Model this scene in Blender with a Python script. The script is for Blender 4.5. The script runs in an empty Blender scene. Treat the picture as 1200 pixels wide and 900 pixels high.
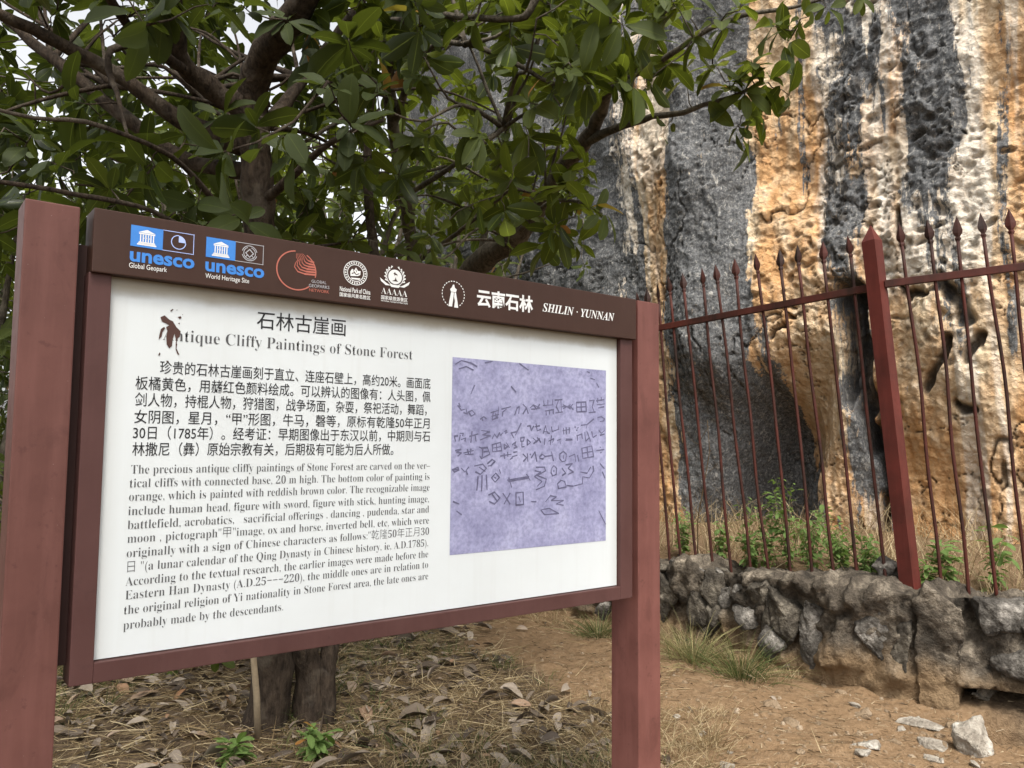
import bpy, bmesh, math, random
import numpy as np
from mathutils import Vector, Matrix
random.seed(7)
rng = np.random.default_rng(11)
C = bpy.context.scene.collection
SC = bpy.context.scene

# ------------------------------------------------------------------ camera
F_PX, CX, CY, EYE = 940.0, 600.0, 450.0, 1.5
_u = np.array([123.0, 12750.0, -940.0]); _u /= np.linalg.norm(_u)
_f = np.array([0, 0, -1.0]); _f = _f - _u * (_f @ _u); _f /= np.linalg.norm(_f)
_r = np.cross(_f, _u)
ROT = np.array([_r, _f, _u])
cam = bpy.data.cameras.new('camera')
cam.sensor_width = 36.0
cam.lens = F_PX / 1200.0 * 36.0
cam.clip_start = 0.05
cam.clip_end = 2000
cam_o = bpy.data.objects.new('camera', cam)
C.objects.link(cam_o)
M4 = Matrix.Identity(4)
for i in range(3):
    for j in range(3):
        M4[i][j] = float(ROT[i, j])
M4[2][3] = EYE
cam_o.matrix_world = M4
SC.camera = cam_o

# ------------------------------------------------------------------ light
SUN_EL, SUN_AZ = math.radians(58), math.radians(170)     # azimuth from +Y clockwise
w = bpy.data.worlds.new('World'); SC.world = w; w.use_nodes = True
wn = w.node_tree.nodes; wl = w.node_tree.links
sky = wn.new('ShaderNodeTexSky'); sky.sky_type = 'NISHITA'; sky.sun_disc = False
sky.sun_elevation = SUN_EL; sky.sun_rotation = SUN_AZ
sky.air_density = 1.0; sky.dust_density = 4.0; sky.ozone_density = 1.0
hs = wn.new('ShaderNodeHueSaturation'); hs.inputs['Saturation'].default_value = 0.12
wl.new(sky.outputs[0], hs.inputs['Color'])
wl.new(hs.outputs[0], wn['Background'].inputs[0])
wn['Background'].inputs[1].default_value = 0.15
sun = bpy.data.lights.new('sun', 'SUN'); sun.energy = 1.8; sun.angle = math.radians(17)
sun.color = (1.0, 0.94, 0.85)
sun_o = bpy.data.objects.new('sun', sun); C.objects.link(sun_o)
sdir = Vector((math.sin(SUN_AZ) * math.cos(SUN_EL), math.cos(SUN_AZ) * math.cos(SUN_EL), math.sin(SUN_EL)))
sun_o.rotation_euler = sdir.to_track_quat('Z', 'Y').to_euler()
SC.view_settings.view_transform = 'Standard'; SC.view_settings.look = 'None'
SC.view_settings.gamma = 1.0; SC.view_settings.use_curve_mapping = False
SC.view_settings.exposure = 1.08
SC.cycles.max_bounces = 8
SC.cycles.transparent_max_bounces = 8
SC.cycles.use_denoising = True

# ------------------------------------------------------------------ helpers
EYEP = np.array([0, 0, EYE])
def ray(x, y):
    return ROT @ np.array([(x - CX) / F_PX, -(y - CY) / F_PX, -1.0])
def at(x, y, Y):
    d = ray(x, y); return EYEP + d * (Y / d[1])
def at_z(x, y, Z):
    d = ray(x, y); return EYEP + d * ((Z - EYE) / d[2])
def at_plane(x, y, p, n):
    d = ray(x, y); n = np.array(n); return EYEP + d * (((np.array(p) - EYEP) @ n) / (d @ n))

def tag(o, label=None, cat=None, group=None, kind=None):
    if label: o['label'] = label
    if cat: o['category'] = cat
    if group: o['group'] = group
    if kind: o['kind'] = kind
    return o
def empty(name, loc=(0, 0, 0), rz=0.0):
    o = bpy.data.objects.new(name, None); C.objects.link(o)
    o.location = loc; o.rotation_euler = (0, 0, rz); o.empty_display_size = .1
    return o
def link_mesh(name, me, mat=None, parent=None):
    o = bpy.data.objects.new(name, me); C.objects.link(o)
    if mat: me.materials.append(mat)
    if parent: o.parent = parent
    return o
def mesh_np(name, verts, faces, mat=None, parent=None, smooth=True, attrs=None):
    """faces: (n,k) int array or list of tuples; attrs: {name: per-vertex float array}"""
    me = bpy.data.meshes.new(name)
    if isinstance(faces, np.ndarray):
        n, k = faces.shape
        me.vertices.add(len(verts)); me.vertices.foreach_set('co', np.asarray(verts, np.float32).ravel())
        me.loops.add(n * k); me.loops.foreach_set('vertex_index', faces.astype(np.int32).ravel())
        me.polygons.add(n); me.polygons.foreach_set('loop_start', np.arange(0, n * k, k, dtype=np.int32))
        me.update(calc_edges=True)
    else:
        me.from_pydata([tuple(v) for v in verts], [], faces); me.update()
    me.polygons.foreach_set('use_smooth', np.full(len(me.polygons), smooth))
    for k, a in (attrs or {}).items():
        at_ = me.attributes.new(k, 'FLOAT', 'POINT'); at_.data.foreach_set('value', np.asarray(a, np.float32))
    me.validate()
    return link_mesh(name, me, mat, parent)

class MB:
    def __init__(s): s.v = []; s.f = []
    def box(s, x0, x1, y0, y1, z0, z1):
        b = len(s.v)
        s.v += [(x0, y0, z0), (x1, y0, z0), (x1, y1, z0), (x0, y1, z0), (x0, y0, z1), (x1, y0, z1), (x1, y1, z1), (x0, y1, z1)]
        s.f += [(b, b+3, b+2, b+1), (b+4, b+5, b+6, b+7), (b, b+1, b+5, b+4), (b+1, b+2, b+6, b+5), (b+2, b+3, b+7, b+6), (b+3, b, b+4, b+7)]
    def tube(s, pts, radii, n=8, caps=True, squash=None, twist=0.0):
        pts = [Vector(p) for p in pts]; b0 = len(s.v); ref = None
        for i, p in enumerate(pts):
            t = (pts[min(i+1, len(pts)-1)] - pts[max(i-1, 0)])
            if t.length < 1e-9: t = Vector((0, 0, 1))
            t.normalize()
            if ref is None:
                ref = t.orthogonal().normalized() if twist == 0 else (Vector((math.cos(twist), math.sin(twist), 0)) - t * t.dot(Vector((math.cos(twist), math.sin(twist), 0)))).normalized()
            else:
                ref = (ref - t * ref.dot(t)).normalized()
            bn = t.cross(ref)
            for k in range(n):
                a = 2 * math.pi * k / n
                s.v.append(tuple(p + (ref * math.cos(a) + bn * math.sin(a)) * radii[i]))
        for i in range(len(pts) - 1):
            for k in range(n):
                k2 = (k + 1) % n; q = b0 + i * n
                s.f.append((q + k, q + k2, q + n + k2, q + n + k))
        if caps:
            s.f.append(tuple(b0 + k for k in reversed(range(n))))
            e = b0 + (len(pts) - 1) * n
            s.f.append(tuple(e + k for k in range(n)))
    def build(s, name, mat, parent=None, smooth=False, bevel=0.0):
        me = bpy.data.meshes.new(name); me.from_pydata(s.v, [], s.f); me.update()
        if bevel:
            bm = bmesh.new(); bm.from_mesh(me)
            bmesh.ops.bevel(bm, geom=bm.edges[:], offset=bevel, segments=2, affect='EDGES', profile=.6)
            bm.to_mesh(me); bm.free()
        if smooth: me.polygons.foreach_set('use_smooth', np.full(len(me.polygons), True))
        return link_mesh(name, me, mat, parent)

# ---- numpy noise
_perm = rng.permutation(512)
def _h(ix, iy, iz, seed):
    a = _perm[(ix + seed * 17) & 511]; a = _perm[(a + iy) & 511]; return _perm[(a + iz * 7 + seed) & 511]
def vnoise(x, y, z=None, seed=0):
    x = np.asarray(x, float); y = np.asarray(y, float); z = np.zeros_like(x) if z is None else np.asarray(z, float)
    ix = np.floor(x).astype(int); iy = np.floor(y).astype(int); iz = np.floor(z).astype(int)
    fx, fy, fz = x - ix, y - iy, z - iz
    fx = fx*fx*fx*(fx*(fx*6-15)+10); fy = fy*fy*fy*(fy*(fy*6-15)+10); fz = fz*fz*fz*(fz*(fz*6-15)+10)
    r = 0
    for dx in (0, 1):
        for dy in (0, 1):
            for dz in (0, 1):
                wgt = (fx if dx else 1-fx) * (fy if dy else 1-fy) * (fz if dz else 1-fz)
                r = r + wgt * (_h(ix+dx, iy+dy, iz+dz, seed) / 511.0)
    return r * 2 - 1
def fbm(x, y, z=None, o=4, seed=0, gain=.5):
    r = 0; a = 1; t = 0; x = np.asarray(x, float); y = np.asarray(y, float)
    for i in range(o):
        r = r + a * vnoise(x, y, z, seed + i * 3); t += a; a *= gain
        x = x * 2.03; y = y * 2.03; z = None if z is None else np.asarray(z) * 2.03
    return r / t * 1.6
def worley(x, y, seed=0):
    ix = np.floor(x).astype(int); iy = np.floor(y).astype(int)
    best = np.full(x.shape, 9.0); idv = np.zeros(x.shape)
    for dx in (-1, 0, 1):
        for dy in (-1, 0, 1):
            cx, cy = ix + dx, iy + dy
            h1 = _h(cx, cy, cx * 0 + 3, seed) / 511.0; h2 = _h(cx, cy, cx * 0 + 11, seed + 5) / 511.0
            d = np.hypot(cx + h1 - x, cy + h2 - y)
            m = d < best; best = np.where(m, d, best); idv = np.where(m, _h(cx, cy, cx * 0 + 23, seed + 9) / 511.0, idv)
    return best, idv
def sstep(a, b, x):
    t = np.clip((x - a) / (b - a), 0, 1); return t * t * (3 - 2 * t)

# ---- materials
def mat(name):
    m = bpy.data.materials.new(name); m.use_nodes = True
    nt = m.node_tree; return m, nt, nt.nodes, nt.links, nt.nodes['Principled BSDF']
def N(nt, t, **kw):
    n = nt.nodes.new(t)
    for k, v in kw.items():
        if hasattr(n, k): setattr(n, k, v)
    return n
def ramp(nt, stops, interp='LINEAR'):
    r = nt.nodes.new('ShaderNodeValToRGB'); r.color_ramp.interpolation = interp
    e = r.color_ramp.elements
    while len(e) < len(stops): e.new(.5)
    for i, (p, c) in enumerate(stops):
        e[i].position = p; e[i].color = (*c, 1) if len(c) == 3 else c
    return r
def noise(nt, scale, detail=4, rough=.55, co=None, dist=0.0):
    n = nt.nodes.new('ShaderNodeTexNoise'); n.inputs['Scale'].default_value = scale
    n.inputs['Detail'].default_value = detail; n.inputs['Roughness'].default_value = rough
    n.inputs['Distortion'].default_value = dist
    if co is not None: nt.links.new(co, n.inputs['Vector'])
    return n
def objco(nt, scale=(1, 1, 1)):
    t = nt.nodes.new('ShaderNodeTexCoord'); mp = nt.nodes.new('ShaderNodeMapping')
    mp.inputs['Scale'].default_value = scale
    nt.links.new(t.outputs['Object'], mp.inputs['Vector']); return mp.outputs[0]
def mixc(nt, f, a, b, mode='MIX'):
    m = nt.nodes.new('ShaderNodeMix'); m.data_type = 'RGBA'; m.blend_type = mode
    def s(sock, v):
        if isinstance(v, (tuple, list)): sock.default_value = (*v, 1) if len(v) == 3 else v
        elif isinstance(v, (int, float)): sock.default_value = v
        else: nt.links.new(v, sock)
    s(m.inputs[0], f); s(m.inputs[6], a); s(m.inputs[7], b)
    return m.outputs[2]
def mth(nt, op, a, b=0.0, clamp=False):
    m = nt.nodes.new('ShaderNodeMath'); m.operation = op; m.use_clamp = clamp
    for i, v in enumerate((a, b)):
        if isinstance(v, (int, float)): m.inputs[i].default_value = v
        else: nt.links.new(v, m.inputs[i])
    return m.outputs[0]
def bump(nt, h, strength=.5, dist=.01, normal=None):
    b = nt.nodes.new('ShaderNodeBump'); b.inputs['Strength'].default_value = strength
    b.inputs['Distance'].default_value = dist; nt.links.new(h, b.inputs['Height'])
    if normal is not None: nt.links.new(normal, b.inputs['Normal'])
    return b.outputs[0]
def attr(nt, name):
    a = nt.nodes.new('ShaderNodeAttribute'); a.attribute_name = name; return a.outputs['Fac']

def paint_mat(name, base, light, rough=.5, wear=.5):
    m, nt, nd, ln, p = mat(name)
    co = objco(nt)
    n1 = noise(nt, 3.0, 5, .6, co); n2 = noise(nt, 28, 4, .65, co); cs = objco(nt, (14, 14, 1.2)); n3 = noise(nt, 2.2, 4, .6, cs)
    r1 = ramp(nt, [(.38, (0, 0, 0)), (.68, (1, 1, 1))]); ln.new(n1.outputs[0], r1.inputs[0])
    c = mixc(nt, r1.outputs[0], base, light)
    r3 = ramp(nt, [(.45, (0, 0, 0)), (.75, (1, 1, 1))]); ln.new(n3.outputs[0], r3.inputs[0])
    c = mixc(nt, mth(nt, 'MULTIPLY', r3.outputs[0], .35 * wear), c, tuple(min(1, x * 1.25 + .01) for x in light))
    r2 = ramp(nt, [(.62, (0, 0, 0)), (.72, (1, 1, 1))]); ln.new(n2.outputs[0], r2.inputs[0])
    c = mixc(nt, mth(nt, 'MULTIPLY', r2.outputs[0], .4 * wear), c, tuple(x * .5 for x in base))
    n5 = noise(nt, 7, 6, .7, objco(nt, (1, 1, .6)), 1.2); r5 = ramp(nt, [(.55, (0, 0, 0)), (.66, (1, 1, 1))]); ln.new(n5.outputs[0], r5.inputs[0])
    c = mixc(nt, mth(nt, 'MULTIPLY', r5.outputs[0], .3 * wear), c, tuple(x * .6 for x in base))
    n4 = noise(nt, 170, 2, .5, co); r4 = ramp(nt, [(.76, (0, 0, 0)), (.79, (1, 1, 1))]); ln.new(n4.outputs[0], r4.inputs[0])
    c = mixc(nt, mth(nt, 'MULTIPLY', r4.outputs[0], .3 * wear), c, (.35, .3, .27))
    ln.new(c, p.inputs['Base Color'])
    rr = mth(nt, 'ADD', mth(nt, 'MULTIPLY', n2.outputs[0], .25), rough - .12); ln.new(rr, p.inputs['Roughness'])
    p.inputs['Specular IOR Level'].default_value = .22
    ln.new(bump(nt, n2.outputs[0], .12, .002), p.inputs['Normal'])
    return m
def flat_mat(name, col, rough=.55, var=.12, spec=.3):
    m, nt, nd, ln, p = mat(name)
    n = noise(nt, 40, 3, .6, objco(nt))
    c = mixc(nt, n.outputs[0], tuple(x * (1 - var) for x in col), tuple(min(1, x * (1 + var)) for x in col))
    ln.new(c, p.inputs['Base Color']); p.inputs['Roughness'].default_value = rough; p.inputs['Specular IOR Level'].default_value = spec
    return m

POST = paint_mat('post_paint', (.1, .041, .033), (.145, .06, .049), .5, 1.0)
POSTLIGHT = paint_mat('light_post_paint', (.13, .05, .041), (.19, .076, .062), .5, 1.0)  # lighter tone of the post paint, for the right post
FRAME = paint_mat('frame_paint', (.075, .033, .029), (.095, .044, .039), .5, .5)
HEADER = paint_mat('header_paint', (.046, .0215, .0145), (.052, .025, .0175), .5, .25)
DARKIN = paint_mat('connector_paint', (.045, .022, .018), (.055, .027, .024), .6, .5)
IRON = paint_mat('fence_paint', (.02, .0095, .0065), (.075, .017, .011), .62, 1.0)

IRONPOST = paint_mat('fence_post_paint', (.065, .016, .012), (.115, .024, .018), .5, .8)
def leaf_mat(name, dark, mid, light, back, transl=.25, rough=.38):
    m, nt, nd, ln, p = mat(name)
    hue = attr(nt, 'hue'); lu = attr(nt, 'lu')
    r = ramp(nt, [(0, dark), (.55, mid), (1, light)]); ln.new(hue, r.inputs[0])
    g = nd.new('ShaderNodeNewGeometry')
    n = noise(nt, 26, 3, .6)
    tc = nd.new('ShaderNodeTexCoord'); ln.new(tc.outputs['Object'], n.inputs['Vector'])
    c = mixc(nt, mth(nt, 'MULTIPLY', n.outputs[0], .35), r.outputs[0], tuple(x * 1.7 for x in mid))
    vein = mth(nt, 'LESS_THAN', mth(nt, 'ABSOLUTE', lu), .05)
    c = mixc(nt, mth(nt, 'MULTIPLY', vein, .55), c, tuple(min(1, x * 2.2 + .02) for x in light))
    c = mixc(nt, mth(nt, 'MULTIPLY', g.outputs['Backfacing'], .75), c, back)
    dead = mth(nt, 'GREATER_THAN', hue, 1.5)
    c = mixc(nt, dead, c, (.3, .13, .035))
    ln.new(c, p.inputs['Base Color'])
    ln.new(mth(nt, 'ADD', mth(nt, 'MULTIPLY', g.outputs['Backfacing'], .25), rough), p.inputs['Roughness'])
    p.inputs['Specular IOR Level'].default_value = .32
    tr = nd.new('ShaderNodeBsdfTranslucent')
    tcol = mixc(nt, .5, c, tuple(min(1, x * 2.4) for x in light)); ln.new(tcol, tr.inputs[0])
    mx = nd.new('ShaderNodeMixShader'); mx.inputs[0].default_value = transl
    ln.new(p.outputs[0], mx.inputs[1]); ln.new(tr.outputs[0], mx.inputs[2])
    ln.new(mx.outputs[0], nd['Material Output'].inputs['Surface'])
    vb = mth(nt, 'ABSOLUTE', lu)
    ln.new(bump(nt, n.outputs[0], .25, .004), p.inputs['Normal'])
    return m
LEAF = leaf_mat('leaf_dark', (.007, .012, .0035), (.02, .031, .006), (.085, .108, .011), (.036, .05, .01), .27, .4)
LEAF2 = leaf_mat('leaf_fresh', (.009, .016, .004), (.032, .049, .007), (.14, .17, .015), (.053, .07, .012), .34, .4)
WEED = leaf_mat('weed_leaf', (.06, .11, .02), (.11, .18, .035), (.18, .27, .06), (.13, .2, .06), .3, .5)

def bark_mat(name, a, b, pale=(.2, .17, .13)):
    m, nt, nd, ln, p = mat(name)
    co = objco(nt, (1, 1, .35)); n = noise(nt, 38, 6, .65, co); co2 = objco(nt); n2 = noise(nt, 5, 4, .6, co2)
    r = ramp(nt, [(.35, a), (.65, b)]); ln.new(n.outputs[0], r.inputs[0])
    r2 = ramp(nt, [(.52, (0, 0, 0)), (.66, (1, 1, 1))]); ln.new(n2.outputs[0], r2.inputs[0])
    c = mixc(nt, mth(nt, 'MULTIPLY', r2.outputs[0], .5), r.outputs[0], pale)
    ln.new(c, p.inputs['Base Color']); p.inputs['Roughness'].default_value = .9; p.inputs['Specular IOR Level'].default_value = .15
    ln.new(bump(nt, n.outputs[0], 1.0, .02), p.inputs['Normal'])
    return m
BARK = bark_mat('bark_brown', (.022, .016, .012), (.075, .055, .039), (.16, .135, .105))
BARKG = bark_mat('bark_grey', (.05, .042, .032), (.13, .11, .085), (.24, .21, .16))

# ================================================================== GROUND
FB = at_z(1068, 803, 0.0)[:2]                       # fence post foot, on the ground line of the wall
FL = np.array([FB[0] - .700 * 3.2, FB[1] + .714 * 3.2])       # far end of the left section
FR = np.array([FB[0] + .88 * 2.4, FB[1] - .475 * 2.4])       # right section
def line_d(px, py, a, b):
    d = b - a; L = np.hypot(*d); d = d / L; t = np.clip((px - a[0]) * d[0] + (py - a[1]) * d[1], 0, L)
    qx, qy = a[0] + d[0] * t, a[1] + d[1] * t
    side = d[0] * (py - a[1]) - d[1] * (px - a[0])
    return np.hypot(px - qx, py - qy), side, t
def wall_sd(px, py):
    """signed distance to the wall line: positive = viewer's side"""
    d1, s1, _ = line_d(px, py, FL - (FB - FL) * 1.5, FB); d2, s2, _ = line_d(px, py, FB, FR + (FR - FB) * 1.5)
    s = np.where(d1 < d2, s1, s2); return np.minimum(d1, d2) * np.where(s < 0, 1, -1)
PATHPX = [(575, 722), (640, 713), (705, 722), (770, 752), (920, 786), (1075, 815), (1200, 850), (1330, 930), (1300, 1300), (700, 1400),
          (735, 1050), (745, 960), (770, 905), (742, 868), (715, 838), (660, 808), (590, 785), (545, 760), (540, 738)]
PATHW = np.array([at_z(x, y, 0)[:2] for x, y in PATHPX])
def poly_sd(px, py, poly):
    ins = np.zeros(px.shape, bool); dm = np.full(px.shape, 1e9)
    n = len(poly)
    for i in range(n):
        a, b = poly[i], poly[(i + 1) % n]
        cond = (a[1] > py) != (b[1] > py)
        xint = (b[0] - a[0]) * (py - a[1]) / (b[1] - a[1] + 1e-12) + a[0]
        ins ^= cond & (px < xint)
        dd, _, _ = line_d(px, py, a, b); dm = np.minimum(dm, dd)
    return np.where(ins, dm, -dm)
HOLE = at_z(1196, 857, 0)[:2]
def ground_z(x, y):
    z = .025 * fbm(x * .9, y * .9, o=3, seed=3) + .02 * fbm(x * 3.4, y * 3.4, o=3, seed=5) + .009 * fbm(x * 11, y * 11, o=2, seed=8)
    wd = wall_sd(x, y)
    z = z + .07 * sstep(.5, 0, np.abs(wd)) * (np.hypot(x - HOLE[0], y - HOLE[1]) > .3)
    z = z + .05 * sstep(4, 12, y) * (y - 4) * .3 * sstep(1.5, -1, x)
    z = z - .34 * sstep(.3, .12, np.hypot((x - HOLE[0]) * .9, (y - HOLE[1]) * 1.1) + .05 * fbm(x * 6, y * 6, o=2, seed=12))
    z = np.where(wd < -.12, z - .2, z)
    return z * sstep(45, 25, np.hypot(x, y))
xs = np.concatenate([-np.geomspace(600, 4.6, 26), np.arange(-4.5, 5.01, .03), np.geomspace(5.1, 600, 26)])
ys = np.concatenate([-np.geomspace(600, .6, 24), np.arange(.5, 1.9, .2), np.arange(1.9, 8.6, .03), np.geomspace(8.8, 600, 26)])
GX, GY = np.meshgrid(xs, ys)
gx, gy = GX.ravel(), GY.ravel()
GZ = ground_z(gx, gy)
pathsd = poly_sd(gx, gy, PATHW)
dirt = sstep(-.14, .16, pathsd + .16 * fbm(gx * 2.2, gy * 2.2, o=4, seed=21))
nx, ny = len(xs), len(ys)
idx = np.arange(nx * ny).reshape(ny, nx)
quads = np.stack([idx[:-1, :-1], idx[:-1, 1:], idx[1:, 1:], idx[1:, :-1]], -1).reshape(-1, 4)
verts = np.stack([gx, gy, GZ], 1)

m, nt, nd, ln, p = mat('earth')
co = objco(nt); n1 = noise(nt, 3, 5, .6, co); n2 = noise(nt, 24, 5, .65, co); n3 = noise(nt, 110, 3, .6, co)
soil = ramp(nt, [(.35, (.06, .042, .028)), (.65, (.16, .115, .072))]); ln.new(n2.outputs[0], soil.inputs[0])
dirtc = ramp(nt, [(.3, (.155, .1, .056)), (.55, (.235, .158, .092)), (.75, (.32, .235, .152))]); ln.new(n2.outputs[0], dirtc.inputs[0])
dc = mixc(nt, mth(nt, 'MULTIPLY', n1.outputs[0], .6), dirtc.outputs[0], (.2, .12, .06))
r3 = ramp(nt, [(.62, (0, 0, 0)), (.7, (1, 1, 1))]); ln.new(n3.outputs[0], r3.inputs[0])
dc = mixc(nt, mth(nt, 'MULTIPLY', r3.outputs[0], .35), dc, (.36, .28, .19))
dk = ramp(nt, [(.3, (1, 1, 1)), (.38, (0, 0, 0))]); ln.new(n3.outputs[0], dk.inputs[0])
dc = mixc(nt, mth(nt, 'MULTIPLY', dk.outputs[0], .6), dc, (.09, .055, .03))
c = mixc(nt, attr(nt, 'dirt'), soil.outputs[0], dc)
ln.new(c, p.inputs['Base Color']); p.inputs['Roughness'].default_value = .95; p.inputs['Specular IOR Level'].default_value = .1
hsum = mth(nt, 'ADD', mth(nt, 'MULTIPLY', n2.outputs[0], 1.0), mth(nt, 'MULTIPLY', n3.outputs[0], .45))
ln.new(bump(nt, hsum, .9, .025), p.inputs['Normal'])
EARTH = m
fm = pathsd[quads].mean(1) > 0
def sub_grid(name, q):
    used, inv = np.unique(q, return_inverse=True)
    return mesh_np(name, verts[used], inv.reshape(-1, 4), EARTH, attrs={'dirt': dirt[used]})
tag(sub_grid('ground', quads[~fm]), 'brown earth under the tree, strewn with leaves', 'ground', kind='structure')
tag(sub_grid('path', quads[fm]), 'bare ochre dirt path along the stone wall', 'path', kind='structure')
def gz1(x, y): return float(ground_z(np.array([x]), np.array([y]))[0])

# ================================================================== CLIFF
C0 = np.array([FB[0] + 2.05, FB[1] + 1.75]); CD = np.array([-.732, .681]); CN = np.array([-.681, -.732])
def cliff_sz(x, y):
    q = at_plane(x, y, (C0[0], C0[1], 0), (CN[0], CN[1], 0)); return (q[:2] - C0) @ CD, q[2]
def edge(rows):
    """rows: (photo x, photo y) down an edge -> function s(z)"""
    pts = sorted([cliff_sz(x, y)[::-1] for x, y in rows])
    zz = np.array([a for a, b in pts]); ss = np.array([b for a, b in pts])
    return lambda z: np.interp(z, zz, ss)
S0, S1 = -2.6, 10.6
sgrid = np.concatenate([np.arange(S0, -1.0, .05), np.arange(-1.0, 4.4, .0145), np.arange(4.4, 6.6, .03), np.arange(6.6, S1, .07)])
zgrid = np.concatenate([np.arange(.2, .7, .04), np.arange(.7, 6.3, .0155), np.linspace(6.35, 9.5, 30)])
SS, ZZ = np.meshgrid(sgrid, zgrid); s = SS.ravel(); z = ZZ.ravel()
wob = .09 * fbm(s * 1.3, z * .8, o=4, seed=31) + .05 * fbm(s * 6, z * 2.5, o=3, seed=37) + .09 * fbm(s * 9, z * .9, o=3, seed=39)
def band(L, Rr, w=.12, w2=None):
    """mask between right edge (smaller s) and left edge (bigger s)"""
    l = edge(L)(z); r_ = edge(Rr)(z)
    return sstep(-w, w, (s + wob) - r_) * sstep(-(w2 or w), (w2 or w), l - (s + wob))
# dark streaks of algae read off the rock; gC's foot paints the hollow's shade
gA = band([(380, 0), (380, 640)], [(792, -60), (768, 60), (748, 180), (752, 260), (768, 345), (760, 660)])
gC = band([(806, -60), (800, 120), (800, 300), (800, 450), (804, 560), (812, 680)], [(900, -60), (884, 120), (890, 230), (893, 330), (893, 420), (905, 500), (940, 570), (955, 680)], .08)
gE = band([(948, -60), (958, 20), (972, 70), (972, 150), (980, 220), (982, 300), (980, 350), (988, 420), (992, 480), (982, 560), (972, 680)],
          [(985, -60), (985, 10), (1032, 40), (1036, 80), (1018, 130), (1034, 190), (1032, 240), (1016, 300), (1020, 360), (1024, 440), (1016, 520), (1000, 600), (990, 680)], .1)
gG = band([(1066, -60), (1068, 60), (1070, 160), (1074, 215), (1085, 250)], [(1118, -60), (1124, 0), (1138, 80), (1146, 150), (1128, 200), (1112, 245)], .1)
gGfade = sstep(cliff_sz(1100, 258)[1], cliff_sz(1100, 170)[1], z + .25 * fbm(s * 2.5, z * 2.5, o=3, seed=40))
pA = .55 * band([(735, 60), (738, 300)], [(752, 60), (752, 300)], .05) * (fbm(s * 6, z * 4, o=3, seed=44) > -.1)
thin = sstep(.3, .62, fbm(s * 8.5 + .5 * fbm(s * 2, z * .7, o=2, seed=190), z * .16, o=3, seed=191)) * sstep(-.25, .3, fbm(s * 2, z * .6, o=3, seed=192))
grey = np.clip(.62 * thin + gA * (1 - pA) + gC + gE * (.75 + .45 * fbm(s * 3, z * 3, o=3, seed=45)) + gG * gGfade, 0, 1)
sC, zC = cliff_sz(1093, 205)
grey = np.maximum(grey, .9 * sstep(.34, .16, np.hypot((s - sC) * 1.3, (z - zC) * .7) + .12 * fbm(s * 5, z * 5, o=3, seed=48)))
# thin cracks and hollows, lower right, sunk and coloured dark
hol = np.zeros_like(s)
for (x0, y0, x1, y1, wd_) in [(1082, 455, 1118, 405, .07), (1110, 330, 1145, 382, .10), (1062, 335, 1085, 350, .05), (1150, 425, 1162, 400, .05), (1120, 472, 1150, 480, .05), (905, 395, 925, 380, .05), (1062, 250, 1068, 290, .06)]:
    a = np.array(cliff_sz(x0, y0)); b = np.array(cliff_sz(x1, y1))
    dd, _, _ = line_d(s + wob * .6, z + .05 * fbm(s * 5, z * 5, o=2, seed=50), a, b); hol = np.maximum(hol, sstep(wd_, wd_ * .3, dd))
orange = np.clip(.38 + .75 * fbm(s * 2.2, z * .5, o=4, seed=52) + .28 * fbm(s * 7, z * 5, o=3, seed=54), 0, 1)
zl = cliff_sz(1100, 640)[1]; zh = cliff_sz(1100, 380)[1]
orange = np.clip(orange + .75 * sstep(zh, zl, z) * sstep(3.0, .9, s), 0, 1.2)
sd0, _ = cliff_sz(975, 250); sd1, _ = cliff_sz(895, 250)
orange = np.clip(orange + .25 * sstep(sd0 - .1, sd0 + .1, s) * sstep(sd1 + .1, sd1 - .1, s), 0, 1)
# pale (white-grey) rims beside the streaks and right edge of G
zpf = sstep(cliff_sz(1100, 350)[1], cliff_sz(1100, 285)[1], z + .3 * fbm(s * 2.5, z * 1.5, o=3, seed=41))
thin2 = sstep(.3, .6, fbm(s * 10 + 40 + .5 * fbm(s * 2, z * .7, o=2, seed=193), z * .14, o=3, seed=194))
pale = np.clip(.7 * thin2 + band([(1120, -60), (1135, 80), (1140, 160), (1120, 260), (1105, 330)], [(1135, -60), (1158, 80), (1166, 160), (1180, 260), (1170, 340)], .1) * .9 * zpf
               + band([(1060, 160), (1070, 240), (1075, 330)], [(1150, 160), (1150, 240), (1140, 320)], .1) * .75 * zpf
               + band([(960, 60), (968, 150), (972, 250)], [(985, 60), (992, 150), (992, 250)], .05) * .8 * zpf + pA
               + band([(1015, 200), (1020, 300)], [(1045, 200), (1050, 300)], .08) * .6 * zpf
               + .6 * zpf * (sstep(.15, .5, fbm(s * 2.2 + 9, z * .7, o=3, seed=57))), 0, 1)
# relief
sCc, _ = cliff_sz(845, 300)
D = .22 * fbm(s * .5, z * .35, o=3, seed=61) + .07 * fbm(s * 1.6, z * 1.1, o=3, seed=63)
zcv = cliff_sz(890, 470)[1]
D += .32 * np.exp(-((s - sCc) / .55) ** 2) * sstep(zcv - .3, zcv + .5, z)
sCv, zCv = cliff_sz(908, 575)
D -= .95 * np.exp(-(np.abs((s - sCv - .16 + .3 * (z - zCv) + .4 * wob) / .5)) ** 3.2) * sstep(zcv + .75, zcv - .45, z)
D += .09 * np.exp(-((s - cliff_sz(935, 500)[0] + .25) / .3) ** 2) * sstep(zcv + .5, zcv - .2, z)
a = np.array(cliff_sz(1000, 345)); b = np.array(cliff_sz(1012, 480)); c2 = np.array(cliff_sz(1028, 640))
dd1, _, _ = line_d(s + wob * .8, z, a, b); dd2, _, _ = line_d(s + wob * .8, z, b, c2)
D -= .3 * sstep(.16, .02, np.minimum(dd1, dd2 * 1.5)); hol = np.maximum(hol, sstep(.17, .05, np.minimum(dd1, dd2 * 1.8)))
D -= .13 * hol
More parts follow.
